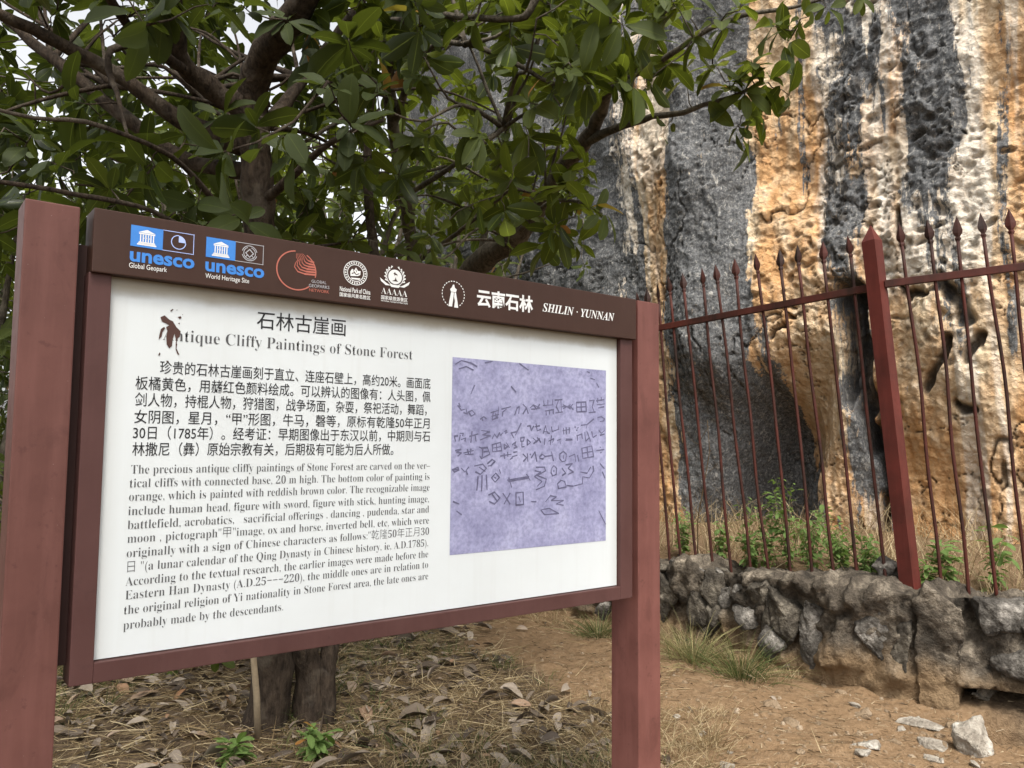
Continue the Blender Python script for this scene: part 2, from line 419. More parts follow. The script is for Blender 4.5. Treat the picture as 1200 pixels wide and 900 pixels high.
D -= .05 * np.abs(vnoise(s * 1.1 + .4 * wob, z * .25, seed=66)) ** .5 * 1.0
pm = np.clip(.5 + .9 * fbm(s * .9, z * .9, o=2, seed=70), 0, 1) * (1 - .75 * gA) * (1 - .7 * gC)
wx, wz = s + .05 * fbm(s * 5, z * 5, o=2, seed=72), z + .05 * fbm(s * 5 + 7, z * 5, o=2, seed=73)
d1, i1 = worley(wx * 5.0, wz * 6.5, 3); d2, i2 = worley(wx * 10.5, wz * 13, 4)
wx2, wz2 = s + .11 * fbm(s * 3.2, z * 3.2, o=4, seed=172), z + .11 * fbm(s * 3.2 + 7, z * 3.2, o=4, seed=173)
d3, i3 = worley(wx2 * 3.1, wz2 * 4.2, 7); d4, i4 = worley(wx2 * 7.5, wz2 * 9.5, 8)
calm = .35 + .65 * sstep(-.3, .4, fbm(s * .8 + 3, z * .8, o=2, seed=174))
lowsm = 1 - .72 * sstep(cliff_sz(1100, 300)[1], cliff_sz(1100, 480)[1], z)
D += lowsm * calm * (1 - .55 * gC) * (1 - .5 * gA) * (.075 * np.minimum(d3, .8) ** 2 * (.3 + i3) + .034 * np.minimum(d4, .8) ** 2 * (.2 + i4))
D -= lowsm * (pm * .055 * sstep(.36, .14, d1) * (i1 > .62) + pm * .03 * sstep(.4, .12, d2) * (i2 > .45))
D += .028 * fbm(s * 4.5, z * 2.2, o=4, seed=75, gain=.55) + .012 * np.abs(fbm(s * 13, z * 10, o=3, seed=78)) + .006 * fbm(s * 24, z * 20, o=2, seed=79)
D += .03 * fbm(s * 5.0 + .3 * fbm(s * 2, z, o=2, seed=180), z * .35, o=3, seed=181)
ck = np.abs(fbm(s * 1.7 + 3, z * .9, o=4, seed=183)); ck2 = np.abs(fbm(s * 3.1, z * 3.4 + 5, o=4, seed=184))
crk = np.clip(sstep(.035, .006, ck) * (fbm(s * .8, z * .8, o=2, seed=185) > .05) + .8 * sstep(.03, .006, ck2) * (fbm(s * 1.4, z * 1.4, o=2, seed=186) > .22), 0, 1)
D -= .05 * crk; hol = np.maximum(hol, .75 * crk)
pit = np.clip(pm * (sstep(.3, .08, d1) * (i1 > .45) + .7 * sstep(.32, .08, d2) * (i2 > .55)), 0, 1)  # pits are also coloured dark, painting the shade inside them
lean = .05 * (z - .5)          # the face overhangs a little
over = .14 * np.maximum(0, s - 4.2) ** 1.3
bx = C0[0] + CD[0] * s + CN[0] * (D + lean - over); by = C0[1] + CD[1] * s + CN[1] * (D + lean - over)
# right end and left end turn away
back = np.maximum(0, (-1.4 - s)) * .8
bx = bx - CN[0] * back; by = by - CN[1] * back
m, nt, nd, ln, p = mat('limestone')
co = objco(nt); nA = noise(nt, 9, 6, .65, co); nB = noise(nt, 42, 5, .65, co); nS = noise(nt, 3, 6, .6, objco(nt, (3.2, 3.2, .5))); nF = noise(nt, 130, 3, .6, co)
vo = nd.new('ShaderNodeTexVoronoi'); vo.inputs['Scale'].default_value = 17
wv_ = nd.new('ShaderNodeVectorMath'); wv_.operation = 'MULTIPLY_ADD'; wv_.inputs[1].default_value = (.12, .12, .12); ln.new(nA.outputs[1], wv_.inputs[0]); ln.new(co, wv_.inputs[2]); ln.new(wv_.outputs[0], vo.inputs['Vector'])
cream = ramp(nt, [(.3, (.45, .33, .2)), (.5, (.62, .49, .33)), (.7, (.72, .63, .49))]); ln.new(nA.outputs[0], cream.inputs[0])
orng = ramp(nt, [(.3, (.38, .195, .08)), (.55, (.54, .315, .145)), (.75, (.62, .42, .24))]); ln.new(nA.outputs[0], orng.inputs[0])
of = mth(nt, 'ADD', attr(nt, 'orange'), mth(nt, 'MULTIPLY', mth(nt, 'SUBTRACT', nS.outputs[0], .5), 1.4), True)
col = mixc(nt, of, cream.outputs[0], orng.outputs[0])
pf = mth(nt, 'MULTIPLY', attr(nt, 'pale'), mth(nt, 'MULTIPLY', nB.outputs[0], 1.5), True)
col = mixc(nt, pf, col, (.62, .58, .51))
gcol = ramp(nt, [(.3, (.034, .035, .036)), (.48, (.08, .082, .084)), (.6, (.14, .14, .138)), (.74, (.36, .34, .31))]); ln.new(nB.outputs[0], gcol.inputs[0])
nG = noise(nt, 17, 7, .7, objco(nt, (1, 1, .55)), 1.0); nH = noise(nt, 4.5, 5, .65, objco(nt, (1.5, 1.5, .4)))
gf = mth(nt, 'ADD', mth(nt, 'ADD', attr(nt, 'grey'), mth(nt, 'MULTIPLY', mth(nt, 'SUBTRACT', nG.outputs[0], .5), 1.5)), mth(nt, 'MULTIPLY', mth(nt, 'SUBTRACT', nH.outputs[0], .5), 1.1))
nV = noise(nt, 6, 5, .62, objco(nt, (4.5, 4.5, .22)), .6)
gf = mth(nt, 'ADD', gf, mth(nt, 'MULTIPLY', mth(nt, 'SUBTRACT', nV.outputs[0], .5), 1.5))
gfr = ramp(nt, [(.36, (0, 0, 0)), (.62, (1, 1, 1))]); ln.new(gf, gfr.inputs[0])
vr = ramp(nt, [(.5, (0, 0, 0)), (.68, (1, 1, 1))]); ln.new(nV.outputs[0], vr.inputs[0])
gc2 = mixc(nt, mth(nt, 'MULTIPLY', vr.outputs[0], .55), gcol.outputs[0], (.2, .2, .2))
wh = ramp(nt, [(.57, (0, 0, 0)), (.68, (1, 1, 1))]); ln.new(nG.outputs[0], wh.inputs[0])
gc2 = mixc(nt, mth(nt, 'MULTIPLY', wh.outputs[0], .75), gc2, (.42, .4, .36))
vr2 = ramp(nt, [(.28, (1, 1, 1)), (.42, (0, 0, 0))]); ln.new(nV.outputs[0], vr2.inputs[0])
col = mixc(nt, mth(nt, 'MULTIPLY', vr2.outputs[0], .5), col, (.3, .21, .13))
col = mixc(nt, gfr.outputs[0], col, gc2)
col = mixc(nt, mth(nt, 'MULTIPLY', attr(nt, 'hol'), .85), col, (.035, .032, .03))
pitc = mth(nt, 'MULTIPLY', attr(nt, 'pit'), mth(nt, 'MULTIPLY', nB.outputs[0], 1.3), True)
col = mixc(nt, pitc, col, (.075, .06, .045))
speck = ramp(nt, [(.3, (1, 1, 1)), (.38, (0, 0, 0))]); ln.new(nF.outputs[0], speck.inputs[0])
col = mixc(nt, mth(nt, 'MULTIPLY', speck.outputs[0], .45), col, (.1, .075, .05))
ln.new(col, p.inputs['Base Color']); p.inputs['Roughness'].default_value = .88; p.inputs['Specular IOR Level'].default_value = .2
hh = mth(nt, 'ADD', mth(nt, 'ADD', mth(nt, 'MULTIPLY', nA.outputs[0], 1.4), mth(nt, 'MULTIPLY', nB.outputs[0], .8)), mth(nt, 'MULTIPLY', nF.outputs[0], .12))
vh = mth(nt, 'MULTIPLY', vo.outputs['Distance'], vo.outputs['Distance'])
hh = mth(nt, 'ADD', hh, mth(nt, 'MULTIPLY', vh, 1.3))
bs_n = bump(nt, hh, 1.0, .02); bn_ = [l for l in nt.nodes if l.type == 'BUMP'][-1]; ln.new(mth(nt, 'SUBTRACT', .8, mth(nt, 'MULTIPLY', gfr.outputs[0], .3)), bn_.inputs['Strength']); ln.new(bs_n, p.inputs['Normal'])
nS_, nZ_ = len(sgrid), len(zgrid); idx = np.arange(nS_ * nZ_).reshape(nZ_, nS_)
q = np.stack([idx[:-1, :-1], idx[1:, :-1], idx[1:, 1:], idx[:-1, 1:]], -1).reshape(-1, 4)[:, ::-1]
tag(mesh_np('cliff', np.stack([bx, by, z], 1), q, m, attrs={'grey': grey, 'orange': orange, 'pale': pale, 'hol': hol, 'pit': pit}),
    'tall limestone cliff streaked dark grey, cream and orange', 'cliff', kind='structure')
ROCKFACE = m

# terrace between wall and cliff
def wall_top(t_left):  # height of the wall top along the left section
    return .62 - .1 * t_left
def terr_pt(u, v):
    # u along the wall polyline (0 = post, + left, - right), v = 0 at wall, 1 beyond cliff foot
    base = FB + (FL - FB) / 3.2 * u if u >= 0 else FB + (FR - FB) / 2.4 * (-u)
    back = np.array([.71, .70]) if u >= 0 else np.array([.71, .70])
    return base + back * (v * 3.4)
tu = np.arange(-3.4, 7.6, .08); tv = np.linspace(0.0, 1, 46)
tvv = []
for v in tv:
    for u in tu:
        pxy = terr_pt(u, v); tvv.append((pxy[0], pxy[1], 0))
tvv = np.array(tvv)
UU, VV = np.meshgrid(tu, tv)
zt = .60 - .028 * np.clip(UU.ravel(), 0, 8) + .12 * VV.ravel() - .1 * sstep(.16, .0, VV.ravel()) + .03 * fbm(tvv[:, 0] * 2, tvv[:, 1] * 2, o=4, seed=81)
tvv[:, 2] = zt
def terr_z(x, y): return .60 + .03 * float(fbm(np.array([x * 2]), np.array([y * 2]), o=4, seed=81)[0])
idx = np.arange(len(tu) * len(tv)).reshape(len(tv), len(tu))
q = np.stack([idx[:-1, :-1], idx[:-1, 1:], idx[1:, 1:], idx[1:, :-1]], -1).reshape(-1, 4)[:, ::-1]
tag(mesh_np('terrace_ground', tvv, q, EARTH, attrs={'dirt': np.full(len(tvv), .6)}), 'raised strip of earth between the wall and the cliff', 'ground', kind='structure')
def terrace(u, v):
    pxy = terr_pt(u, v)
    zz = .60 - .028 * max(0, u) + .12 * v - .1 * float(sstep(.16, 0., np.array(v))) + .03 * float(fbm(np.array([pxy[0] * 2]), np.array([pxy[1] * 2]), o=4, seed=81)[0])
    return np.array([pxy[0], pxy[1], zz])

# ================================================================== STONE WALL
def stone_mat(name, dark, mid, pale, ochre=.0):
    m, nt, nd, ln, p = mat(name)
    co = objco(nt); n1 = noise(nt, 6, 6, .65, co); n2 = noise(nt, 34, 5, .65, co); n3 = noise(nt, 2.2, 4, .6, co)
    r = ramp(nt, [(.36, dark), (.52, mid), (.64, pale), (.72, tuple(min(1, x * 1.5) for x in pale))]); ln.new(n1.outputs[0], r.inputs[0])
    r2 = ramp(nt, [(.42, (0, 0, 0)), (.62, (1, 1, 1))]); ln.new(n2.outputs[0], r2.inputs[0])
    c = mixc(nt, mth(nt, 'MULTIPLY', r2.outputs[0], .55), r.outputs[0], dark)
    if ochre:
        sx = nd.new('ShaderNodeSeparateXYZ'); ln.new(co, sx.inputs[0])
        lo = mth(nt, 'ADD', sx.outputs[2], mth(nt, 'MULTIPLY', mth(nt, 'SUBTRACT', n3.outputs[0], .5), .45))
        r4 = ramp(nt, [(.13, (1, 1, 1)), (.27, (0, 0, 0))]); ln.new(lo, r4.inputs[0])
        oc = mixc(nt, n2.outputs[0], (.15, .095, .05), (.27, .19, .11))
        c = mixc(nt, mth(nt, 'MULTIPLY', r4.outputs[0], ochre), c, oc)
    ln.new(c, p.inputs['Base Color']); p.inputs['Roughness'].default_value = .92; p.inputs['Specular IOR Level'].default_value = .2
    hh = mth(nt, 'ADD', mth(nt, 'MULTIPLY', n1.outputs[0], 1.5), n2.outputs[0])
    ln.new(bump(nt, hh, 1.0, .03), p.inputs['Normal'])
    return m
MORTAR = stone_mat('mortar', (.036, .03, .023), (.11, .09, .068), (.25, .21, .16), .95)
DARKSTONE = stone_mat('dark_stone', (.035, .03, .024), (.1, .086, .067), (.24, .21, .165), 0)
STONE = stone_mat('grey_stone', (.045, .04, .034), (.14, .127, .11), (.36, .33, .29), 0)
TANSTONE = stone_mat('tan_stone', (.06, .046, .033), (.125, .1, .074), (.21, .175, .13), 0)
DUSTSTONE = stone_mat('dusty_stone', (.2, .14, .085), (.29, .215, .14), (.42, .34, .25))
PALESTONE = stone_mat('pale_stone', (.2, .17, .135), (.4, .36, .3), (.55, .52, .46))

def wall_frame(u):
    if u >= 0:
        d = (FL - FB) / 3.2; base = FB + d * u
    else:
        d = (FR - FB) / 2.4; base = FB + d * (-u); d = -d
    n = np.array([d[1], -d[0]])          # candidate normal
    if n @ (np.array([0, 0]) - base) < 0: n = -n
    return base, n
NFB = None
def smooth_norm(u):
    n1 = wall_frame(.3)[1]; n2 = wall_frame(-.3)[1]; t = float(sstep(-.18, .18, np.array(u)))
    n = n2 * (1 - t) + n1 * t; return n / np.linalg.norm(n)
def wt_(u): return .37 - .17 * float(sstep(-.1, 2.6, np.array(u)))
us = np.arange(-2.6, 5.4, .017); prof = []
# profile: (height fraction, out) from foot on the viewer's side, over the top, to the back
nv = 54
vs_ = np.linspace(0, 1, nv)
wv = []
for k, v in enumerate(vs_):
    for u in us:
        b, _ = wall_frame(u); n = smooth_norm(u)
        ht = .6 - .028 * max(0, u) + .02
        if v < .72:
            zz = -.35 + (ht + .35) * (v / .72); out = wt_(u) - .05 * (v / .72)
        else:
            t = (v - .72) / .28; zz = ht + .02 * math.sin(t * 3.14) - (.04 * sstep(.6, 1, np.array(t))); out = wt_(u) - .05 - t * (wt_(u) + .3)
        wv.append((b[0] + n[0] * out, b[1] + n[1] * out, zz, n[0], n[1], u, out))
wv = np.array(wv, float)
px, py, pz = wv[:, 0], wv[:, 1], wv[:, 2]
uu = wv[:, 5]
dsp = .075 * fbm(uu * 3.2, pz * 3.2 + py * 2, o=4, seed=90) + .05 * fbm(uu * 9, pz * 9, py * 8, o=5, seed=93, gain=.65)
dw, iw = worley(uu * 3.4, pz * 3.6, 12)
dw2, iw2 = worley(uu * 8 + .4 * fbm(uu * 5, pz * 5, o=2, seed=94), pz * 8, 14)
dsp += .07 * (iw - .5) - .05 * sstep(.45, .75, dw) + .035 * np.minimum(dw2, .8) ** 2 * (.3 + iw2)
dsp *= np.where(pz < .12, .5, 1.0)
# undercut at the drain hole on the right
hl = np.hypot((px - HOLE[0]), (py - HOLE[1]))
dsp -= .45 * sstep(.5, .28, hl) * sstep(.13, .05, pz)
px = px + wv[:, 3] * dsp; py = py + wv[:, 4] * dsp; pz = pz + np.where(np.arange(len(pz)) // len(us) > nv * .72, dsp * .9, 0)
nu = len(us); idx = np.arange(nv * nu).reshape(nv, nu)
q = np.stack([idx[:-1, :-1], idx[:-1, 1:], idx[1:, 1:], idx[1:, :-1]], -1).reshape(-1, 4)
wall = empty('stone_wall', (FB[0], FB[1], 0))
tag(wall, 'low rough wall of dark mortared rubble carrying the iron fence', 'wall')
body = mesh_np('wall_body', np.stack([px - FB[0], py - FB[1], pz], 1), q[:, ::-1], MORTAR, wall)

def rock_mesh(name, sx, sy, sz, seed, material, parent=None, sub=4, rough=.13, npts=11):
    r_ = random.Random(seed); bm = bmesh.new()
    for i in range(npts):
        v = Vector((r_.gauss(0, 1), r_.gauss(0, 1), r_.gauss(0, 1))).normalized() * (0.8 + .3 * r_.random())
        bm.verts.new((v.x * sx, v.y * sy, v.z * sz))
    res = bmesh.ops.convex_hull(bm, input=bm.verts[:])
    bmesh.ops.delete(bm, geom=[g for g in res['geom_interior'] if isinstance(g, bmesh.types.BMVert)], context='VERTS')
    bmesh.ops.bevel(bm, geom=bm.edges[:], offset=min(sx, sy, sz) * .05, segments=1, affect='EDGES')
    bmesh.ops.triangulate(bm, faces=bm.faces[:])
    for _ in range(sub):
        el = [e for e in bm.edges if e.calc_length() > max(.018, min(sx, sy, sz) * .14)]
        if not el: break
        bmesh.ops.subdivide_edges(bm, edges=el, cuts=1, use_grid_fill=True)
        bmesh.ops.triangulate(bm, faces=bm.faces[:])
    bm.normal_update()
    co_ = np.array([v.co[:] for v in bm.verts]); no_ = np.array([v.normal[:] for v in bm.verts])
    ms = min(sx, sy, sz); sc_ = 1.2 / ms
    dz = ms * rough * (fbm(co_[:, 0] * sc_ + seed, co_[:, 1] * sc_, co_[:, 2] * sc_, o=5, seed=seed % 40, gain=.6) - .5 * np.abs(fbm(co_[:, 0] * sc_ * 2.2 + seed, co_[:, 1] * sc_ * 2.2, co_[:, 2] * sc_ * 2.2, o=3, seed=seed % 30)))
    co_ = co_ + no_ * dz[:, None]
    for v, c_ in zip(bm.verts, co_): v.co = c_
    me = bpy.data.meshes.new(name); bm.to_mesh(me); bm.free()
    me.polygons.foreach_set('use_smooth', np.full(len(me.polygons), True))
    return link_mesh(name, me, material, parent)

def wall_stone(u, zc, wdt, dpt, hgt, seed, material=STONE, out=.10, rot=None):
    b, _ = wall_frame(u); n = smooth_norm(u)
    o = rock_mesh('stone', wdt * .62, dpt * .55, hgt * .58, seed, material, wall); out += wt_(u) - .175
    o.location = (b[0] + n[0] * out - FB[0], b[1] + n[1] * out - FB[1], zc)
    o.rotation_euler = (random.uniform(-.15, .15), random.uniform(-.2, .2), math.atan2(n[1], n[0]) + math.pi / 2 + random.uniform(-.2, .2) if rot is None else rot)
    return o
rs = random.Random(3)
k = 0
wall_stone(.13, .34, .2, .24, .5, 501, STONE, .09)
wall_stone(.33, .50, .24, .24, .26, 502, STONE, .04)
wall_stone(.47, .32, .25, .28, .56, 503, STONE, .09)
wall_stone(.70, .36, .24, .26, .48, 504, DARKSTONE, .09)
wall_stone(.9, .3, .26, .26, .46, 505, DARKSTONE, .09)
wall_stone(-.02, .3, .14, .2, .5, 506, DARKSTONE, .08)
u = .78
while u < 4.6:
    wd_ = rs.uniform(.18, .36)
    wall_stone(u + wd_ / 2, .58 - .028 * u - rs.uniform(.05, .14), wd_ * 1.15, .3, rs.uniform(.24, .42), 100 + k, rs.choice([STONE, DARKSTONE]), rs.uniform(.02, .08)); k += 1
    wall_stone(u + rs.uniform(0, .16), rs.uniform(.16, .32), rs.uniform(.2, .36), .28, rs.uniform(.24, .4), 200 + k, rs.choice([STONE, DARKSTONE, DARKSTONE]), rs.uniform(.06, .1)); k += 1
    u += wd_ * rs.uniform(.7, .9)
# tall pointed slab set upright beside the fence post
nf_ = smooth_norm(-.15); pf_ = FB + nf_ * .37
sp_px = [(1075, 840), (1074, 765), (1073, 705), (1084, 687), (1106, 700), (1127, 716), (1131, 752), (1126, 800), (1120, 842)]
fr_ = [np.array(at_plane(x, y, (pf_[0], pf_[1], 0), (nf_[0], nf_[1], 0))) - np.array([FB[0], FB[1], 0]) for x, y in sp_px]
bm = bmesh.new(); vsf = [bm.verts.new(v) for v in fr_]; vsb = [bm.verts.new(v - np.array([nf_[0], nf_[1], 0]) * .2) for v in fr_]
bm.faces.new(vsf); bm.faces.new(vsb[::-1])
for i in range(9): bm.faces.new((vsf[(i + 1) % 9], vsf[i], vsb[i], vsb[(i + 1) % 9]))
bmesh.ops.recalc_face_normals(bm, faces=bm.faces[:]); bmesh.ops.triangulate(bm, faces=bm.faces[:])
for _ in range(5):
    el = [e for e in bm.edges if e.calc_length() > .022]
    if not el: break
    bmesh.ops.subdivide_edges(bm, edges=el, cuts=1); bmesh.ops.triangulate(bm, faces=bm.faces[:])
bm.normal_update()
for v in bm.verts:
    c_ = v.co; v.co = c_ + v.normal * float(.034 * fbm(np.array([c_.x * 7]), np.array([c_.y * 7]), np.array([c_.z * 7]), o=4, seed=15, gain=.6)[0])
me = bpy.data.meshes.new('slab'); bm.to_mesh(me); bm.free(); me.polygons.foreach_set('use_smooth', np.full(len(me.polygons), True))
link_mesh('slab', me, MORTAR, wall)
u = -.34
for i in range(12):
    wd_ = rs.uniform(.2, .36)
    wall_stone(u - wd_ / 2, .54 - rs.uniform(.02, .1), wd_ * 1.1, .34, rs.uniform(.22, .36), 300 + i, rs.choice([STONE, DARKSTONE]), rs.uniform(.03, .08))
    wall_stone(u - rs.uniform(0, .2), rs.uniform(.16, .38), rs.uniform(.22, .36), .26, rs.uniform(.24, .4), 340 + i, rs.choice([DARKSTONE, STONE, DARKSTONE]), rs.uniform(.06, .1))
    u -= wd_ * .8
u = 4.4
k = 0
while u > -2.2:
    if not (-.32 < u < .06):
        s_ = rs.uniform(.07, .16)
        wall_stone(u, .585 - .028 * max(0, u) + rs.uniform(-.02, .03), s_ * 1.2, s_, s_ * .8, 800 + k, rs.choice([STONE, DARKSTONE, DARKSTONE]), rs.uniform(-.04, .09)); k += 1
    u -= rs.uniform(.07, .17)
# loose stone lying on the wall top beside the post
b, _ = wall_frame(.16); n = smooth_norm(.16)
o = rock_mesh('loose_stone', .1, .12, .11, 77, STONE); o.location = (b[0] - n[0] * .05, b[1] - n[1] * .05, .72)
tag(o, 'loose grey stone resting on the wall top beside the fence post', 'stone')

# ================================================================== IRON FENCE
PL = (FB[0], FB[1], 0.); NL_ = (-(FL - FB)[1], (FL - FB)[0], 0.); NR_ = (-(FR - FB)[1], (FR - FB)[0], 0.)
fence = empty('iron_fence', (FB[0], FB[1], .6))
tag(fence, 'dark red spear-topped iron fence standing on the rubble wall', 'fence')
FO = Vector((FB[0], FB[1], .6))
def floc(p): return Vector(p) - FO
def spear(mb, base, axis, ang):
    """flat leaf-shaped point on a square neck"""
    axis = axis.normalized(); sdv = Vector((math.cos(ang), math.sin(ang), 0)); sdv = (sdv - axis * sdv.dot(axis)).normalized(); dv = axis.cross(sdv)
    prof_ = [(0, .012, .012), (.018, .02, .013), (.03, .013, .011), (.055, .029, .013), (.075, .031, .013), (.115, .019, .010), (.165, .001, .001)]
    b0 = len(mb.v)
    for t, a, c_ in prof_:
        p_ = base + axis * t
        for sx, sy in ((1, 0), (0, 1), (-1, 0), (0, -1)):
            mb.v.append(tuple(p_ + sdv * a * sx + dv * c_ * sy))
    for i in range(len(prof_) - 1):
        for k in range(4):
            k2 = (k + 1) % 4; mb.f.append((b0 + i*4 + k, b0 + i*4 + k2, b0 + i*4 + 4 + k2, b0 + i*4 + 4 + k))
    mb.f.append((b0 + 3, b0 + 2, b0 + 1, b0))
def bar(bx_, by_, tx, ty, right):
    n = NR_ if right else NL_
    p0 = Vector(at_plane(bx_, by_, PL, n)); p1 = Vector(at_plane(tx, ty, PL, n))
    ax = (p1 - p0).normalized(); p0 = p0 - ax * .12; ax = (ax + Vector((rs.gauss(0, .03), rs.gauss(0, .03), 0))).normalized(); top = p1 - ax * .165
    pts = []; L = (top - p0).length
    perp = Vector((n[1], -n[0], 0)).normalized()
    w1, w2, ph = rs.uniform(-.018, .018), rs.uniform(-.009, .009), rs.uniform(0, 6)
    for i in range(15):
        t = i / 14; pts.append(floc(p0 + (top - p0) * t + perp * (w1 * math.sin(t * 3.14) + w2 * math.sin(t * 11 + ph) * math.sin(t * 3.14))))
    mb = MB(); mb.tube(pts, [.011] * 15, 6); o = mb.build('bar', IRON, fence, smooth=True)
    m2 = MB(); spear(m2, floc(top) - ax * .004, ax, math.atan2(perp.y, perp.x) + rs.uniform(-.5, .5)); m2.build('spearhead', IRON, o)
LB = [(772.8, 668, 746, 342), (785.7, 669, 758, 337), (799.6, 670, 770, 331), (817.6, 671, 782.7, 323), (836, 672, 799.6, 319), (857.2, 673, 822.3, 313), (880.3, 676, 838, 309), (902.3, 679, 860.8, 302.5),
      (926.8, 682, 884.7, 296), (952.5, 685, 913.3, 291), (978.9, 687, 934.2, 286), (1005.7, 690, 964.2, 281.6), (1039.4, 692, 992.8, 275)]
for a_ in LB: bar(*a_, False)
for i in range(1, 6):
    bar(772.8 - i * 12.5, 668 - i * .7, 746 - i * 12, 342 + i * 3.4, False)
RB = [(1103, 693, 1053, 260.5), (1135, 697, 1086, 256.7), (1168, 697, 1121, 252.3), (1203, 698, 1148.7, 248.6), (1236, 699, 1182, 244), (1270, 700, 1216, 240), (1305, 702, 1250, 236), (1342, 704, 1286, 232)]
for a_ in RB: bar(*a_, True)
# rails
def rail(p, q_, right):
    n = Vector(NR_ if right else NL_).normalized()
    a_ = Vector(at_plane(*p, PL, tuple(n))); b_ = Vector(at_plane(*q_, PL, tuple(n))); d = (b_ - a_).normalized(); upv = Vector((0, 0, 1)) - d * d.z; upv.normalize()
    mb = MB(); v = []
    for e in (a_, b_):
        for sx, sz in ((-1, -1), (1, -1), (1, 1), (-1, 1)):
            v.append(tuple(floc(e) + n * .0175 * sx + upv * .024 * sz))
    mb.v = v; mb.f = [(0, 1, 2, 3), (7, 6, 5, 4), (0, 4, 5, 1), (1, 5, 6, 2), (2, 6, 7, 3), (3, 7, 4, 0)]
    mb.build('rail', IRON, fence, bevel=.003)
rail((1027, 336), (690, 400), False)
rail((1037, 333), (1360, 292), True)
# post
p0 = Vector(at_plane(1068, 698, PL, NR_)); p1 = Vector(at_plane(1021.5, 283, PL, NR_)); tip = Vector(at_plane(1020.5, 267, PL, NR_))
ax = (p1 - p0).normalized(); p0 -= ax * .3
mb = MB(); e1 = Vector((math.cos(.62), math.sin(.62), 0)); e1 = (e1 - ax * e1.dot(ax)).normalized(); e2 = ax.cross(e1); h = .046
for c_ in (p0, p1):
    for sx, sy in ((-1, -1), (1, -1), (1, 1), (-1, 1)): mb.v.append(tuple(floc(c_) + e1 * h * sx + e2 * h * sy))
mb.v.append(tuple(floc(tip) + ax * .02))
mb.f = [(3, 2, 1, 0), (0, 1, 5, 4), (1, 2, 6, 5), (2, 3, 7, 6), (3, 0, 4, 7), (4, 5, 8), (5, 6, 8), (6, 7, 8), (7, 4, 8)]
mb.build('post', IRONPOST, fence)

# ================================================================== INFORMATION SIGN
SD = np.array([.7873, .6165, 0]); SP = at(723, 540, 3.1); SN = np.array([SD[1], -SD[0], 0])
A0 = -.9
def pan(x, y, off=0.0):
    """photo point -> (local x, height) on the plane `off` metres in front of the panel"""
    q_ = at_plane(x, y, SP + SN * off, SN); return ((q_ - SP) @ SD - A0, q_[2])
root_p = SP + SD * A0
sign = empty('information_sign', (root_p[0], root_p[1], 0), math.atan2(SD[1], SD[0]))
tag(sign, 'large white information board with brown header between two red-brown posts', 'sign')
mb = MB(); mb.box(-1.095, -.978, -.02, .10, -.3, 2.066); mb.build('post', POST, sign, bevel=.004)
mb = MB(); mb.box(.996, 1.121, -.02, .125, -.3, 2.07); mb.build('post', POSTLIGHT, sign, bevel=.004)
mb = MB(); mb.box(-.980, -.95, .035, .085, .955, 1.985); mb.build('bracket', DARKIN, sign)
mb = MB(); mb.box(.97, .998, .03, .08, .93, 2.06); mb.build('bracket', DARKIN, sign)
# frame: four rails butted
mb = MB()
mb.box(-.953, -.901, -.018, .06, .914, 1.91); mb.box(.901, .966, -.018, .06, .914, 1.91); mb.box(-.901, .901, -.018, .06, .914, .9625)
mb.build('frame', FRAME, sign, bevel=.0025)
mb = MB(); mb.box(-.95, .972, -.034, .062, 1.908, 2.068); header = mb.build('header_board', HEADER, sign, bevel=.003)
m, nt, nd, ln, p = mat('white_panel')
co = objco(nt); n1 = noise(nt, 2.2, 5, .6, co); n2 = noise(nt, 120, 2, .5, co)
r1 = ramp(nt, [(.4, (.655, .69, .695)), (.7, (.62, .65, .65))]); ln.new(n1.outputs[0], r1.inputs[0])
sx = nd.new('ShaderNodeSeparateXYZ'); ln.new(co, sx.inputs[0])
edge_ = ramp(nt, [(.0, (1, 1, 1)), (.012, (.8, .8, .8)), (.03, (0, 0, 0))])  # band under the header: khaki grime plus the header's shadow, painted in
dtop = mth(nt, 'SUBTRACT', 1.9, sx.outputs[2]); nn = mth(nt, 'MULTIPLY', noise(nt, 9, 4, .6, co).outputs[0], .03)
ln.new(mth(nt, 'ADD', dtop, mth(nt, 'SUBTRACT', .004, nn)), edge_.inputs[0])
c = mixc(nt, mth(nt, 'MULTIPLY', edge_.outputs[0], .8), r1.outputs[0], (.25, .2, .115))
sp_ = ramp(nt, [(.77, (0, 0, 0)), (.8, (1, 1, 1))]); ln.new(n2.outputs[0], sp_.inputs[0])
c = mixc(nt, mth(nt, 'MULTIPLY', sp_.outputs[0], .25), c, (.25, .22, .18))
dr_ = noise(nt, 3, 5, .65, objco(nt, (9, 9, .35))); drr = ramp(nt, [(.52, (0, 0, 0)), (.72, (1, 1, 1))]); ln.new(dr_.outputs[0], drr.inputs[0])
c = mixc(nt, mth(nt, 'MULTIPLY', drr.outputs[0], .08), c, (.36, .33, .26))
sd_ = ramp(nt, [(0, (1, 1, 1)), (.05, (0, 0, 0))]); ln.new(mth(nt, 'ADD', mth(nt, 'SUBTRACT', .9, mth(nt, 'ABSOLUTE', sx.outputs[0])), mth(nt, 'MULTIPLY', mth(nt, 'SUBTRACT', n1.outputs[0], .5), .05)), sd_.inputs[0])
c = mixc(nt, mth(nt, 'MULTIPLY', sd_.outputs[0], .22), c, (.36, .33, .27))
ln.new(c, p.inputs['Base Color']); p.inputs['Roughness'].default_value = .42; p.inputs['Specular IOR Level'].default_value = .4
mb = MB(); mb.box(-.898, .898, 0, .012, .9655, 1.908); panel = mb.build('panel', m, sign)

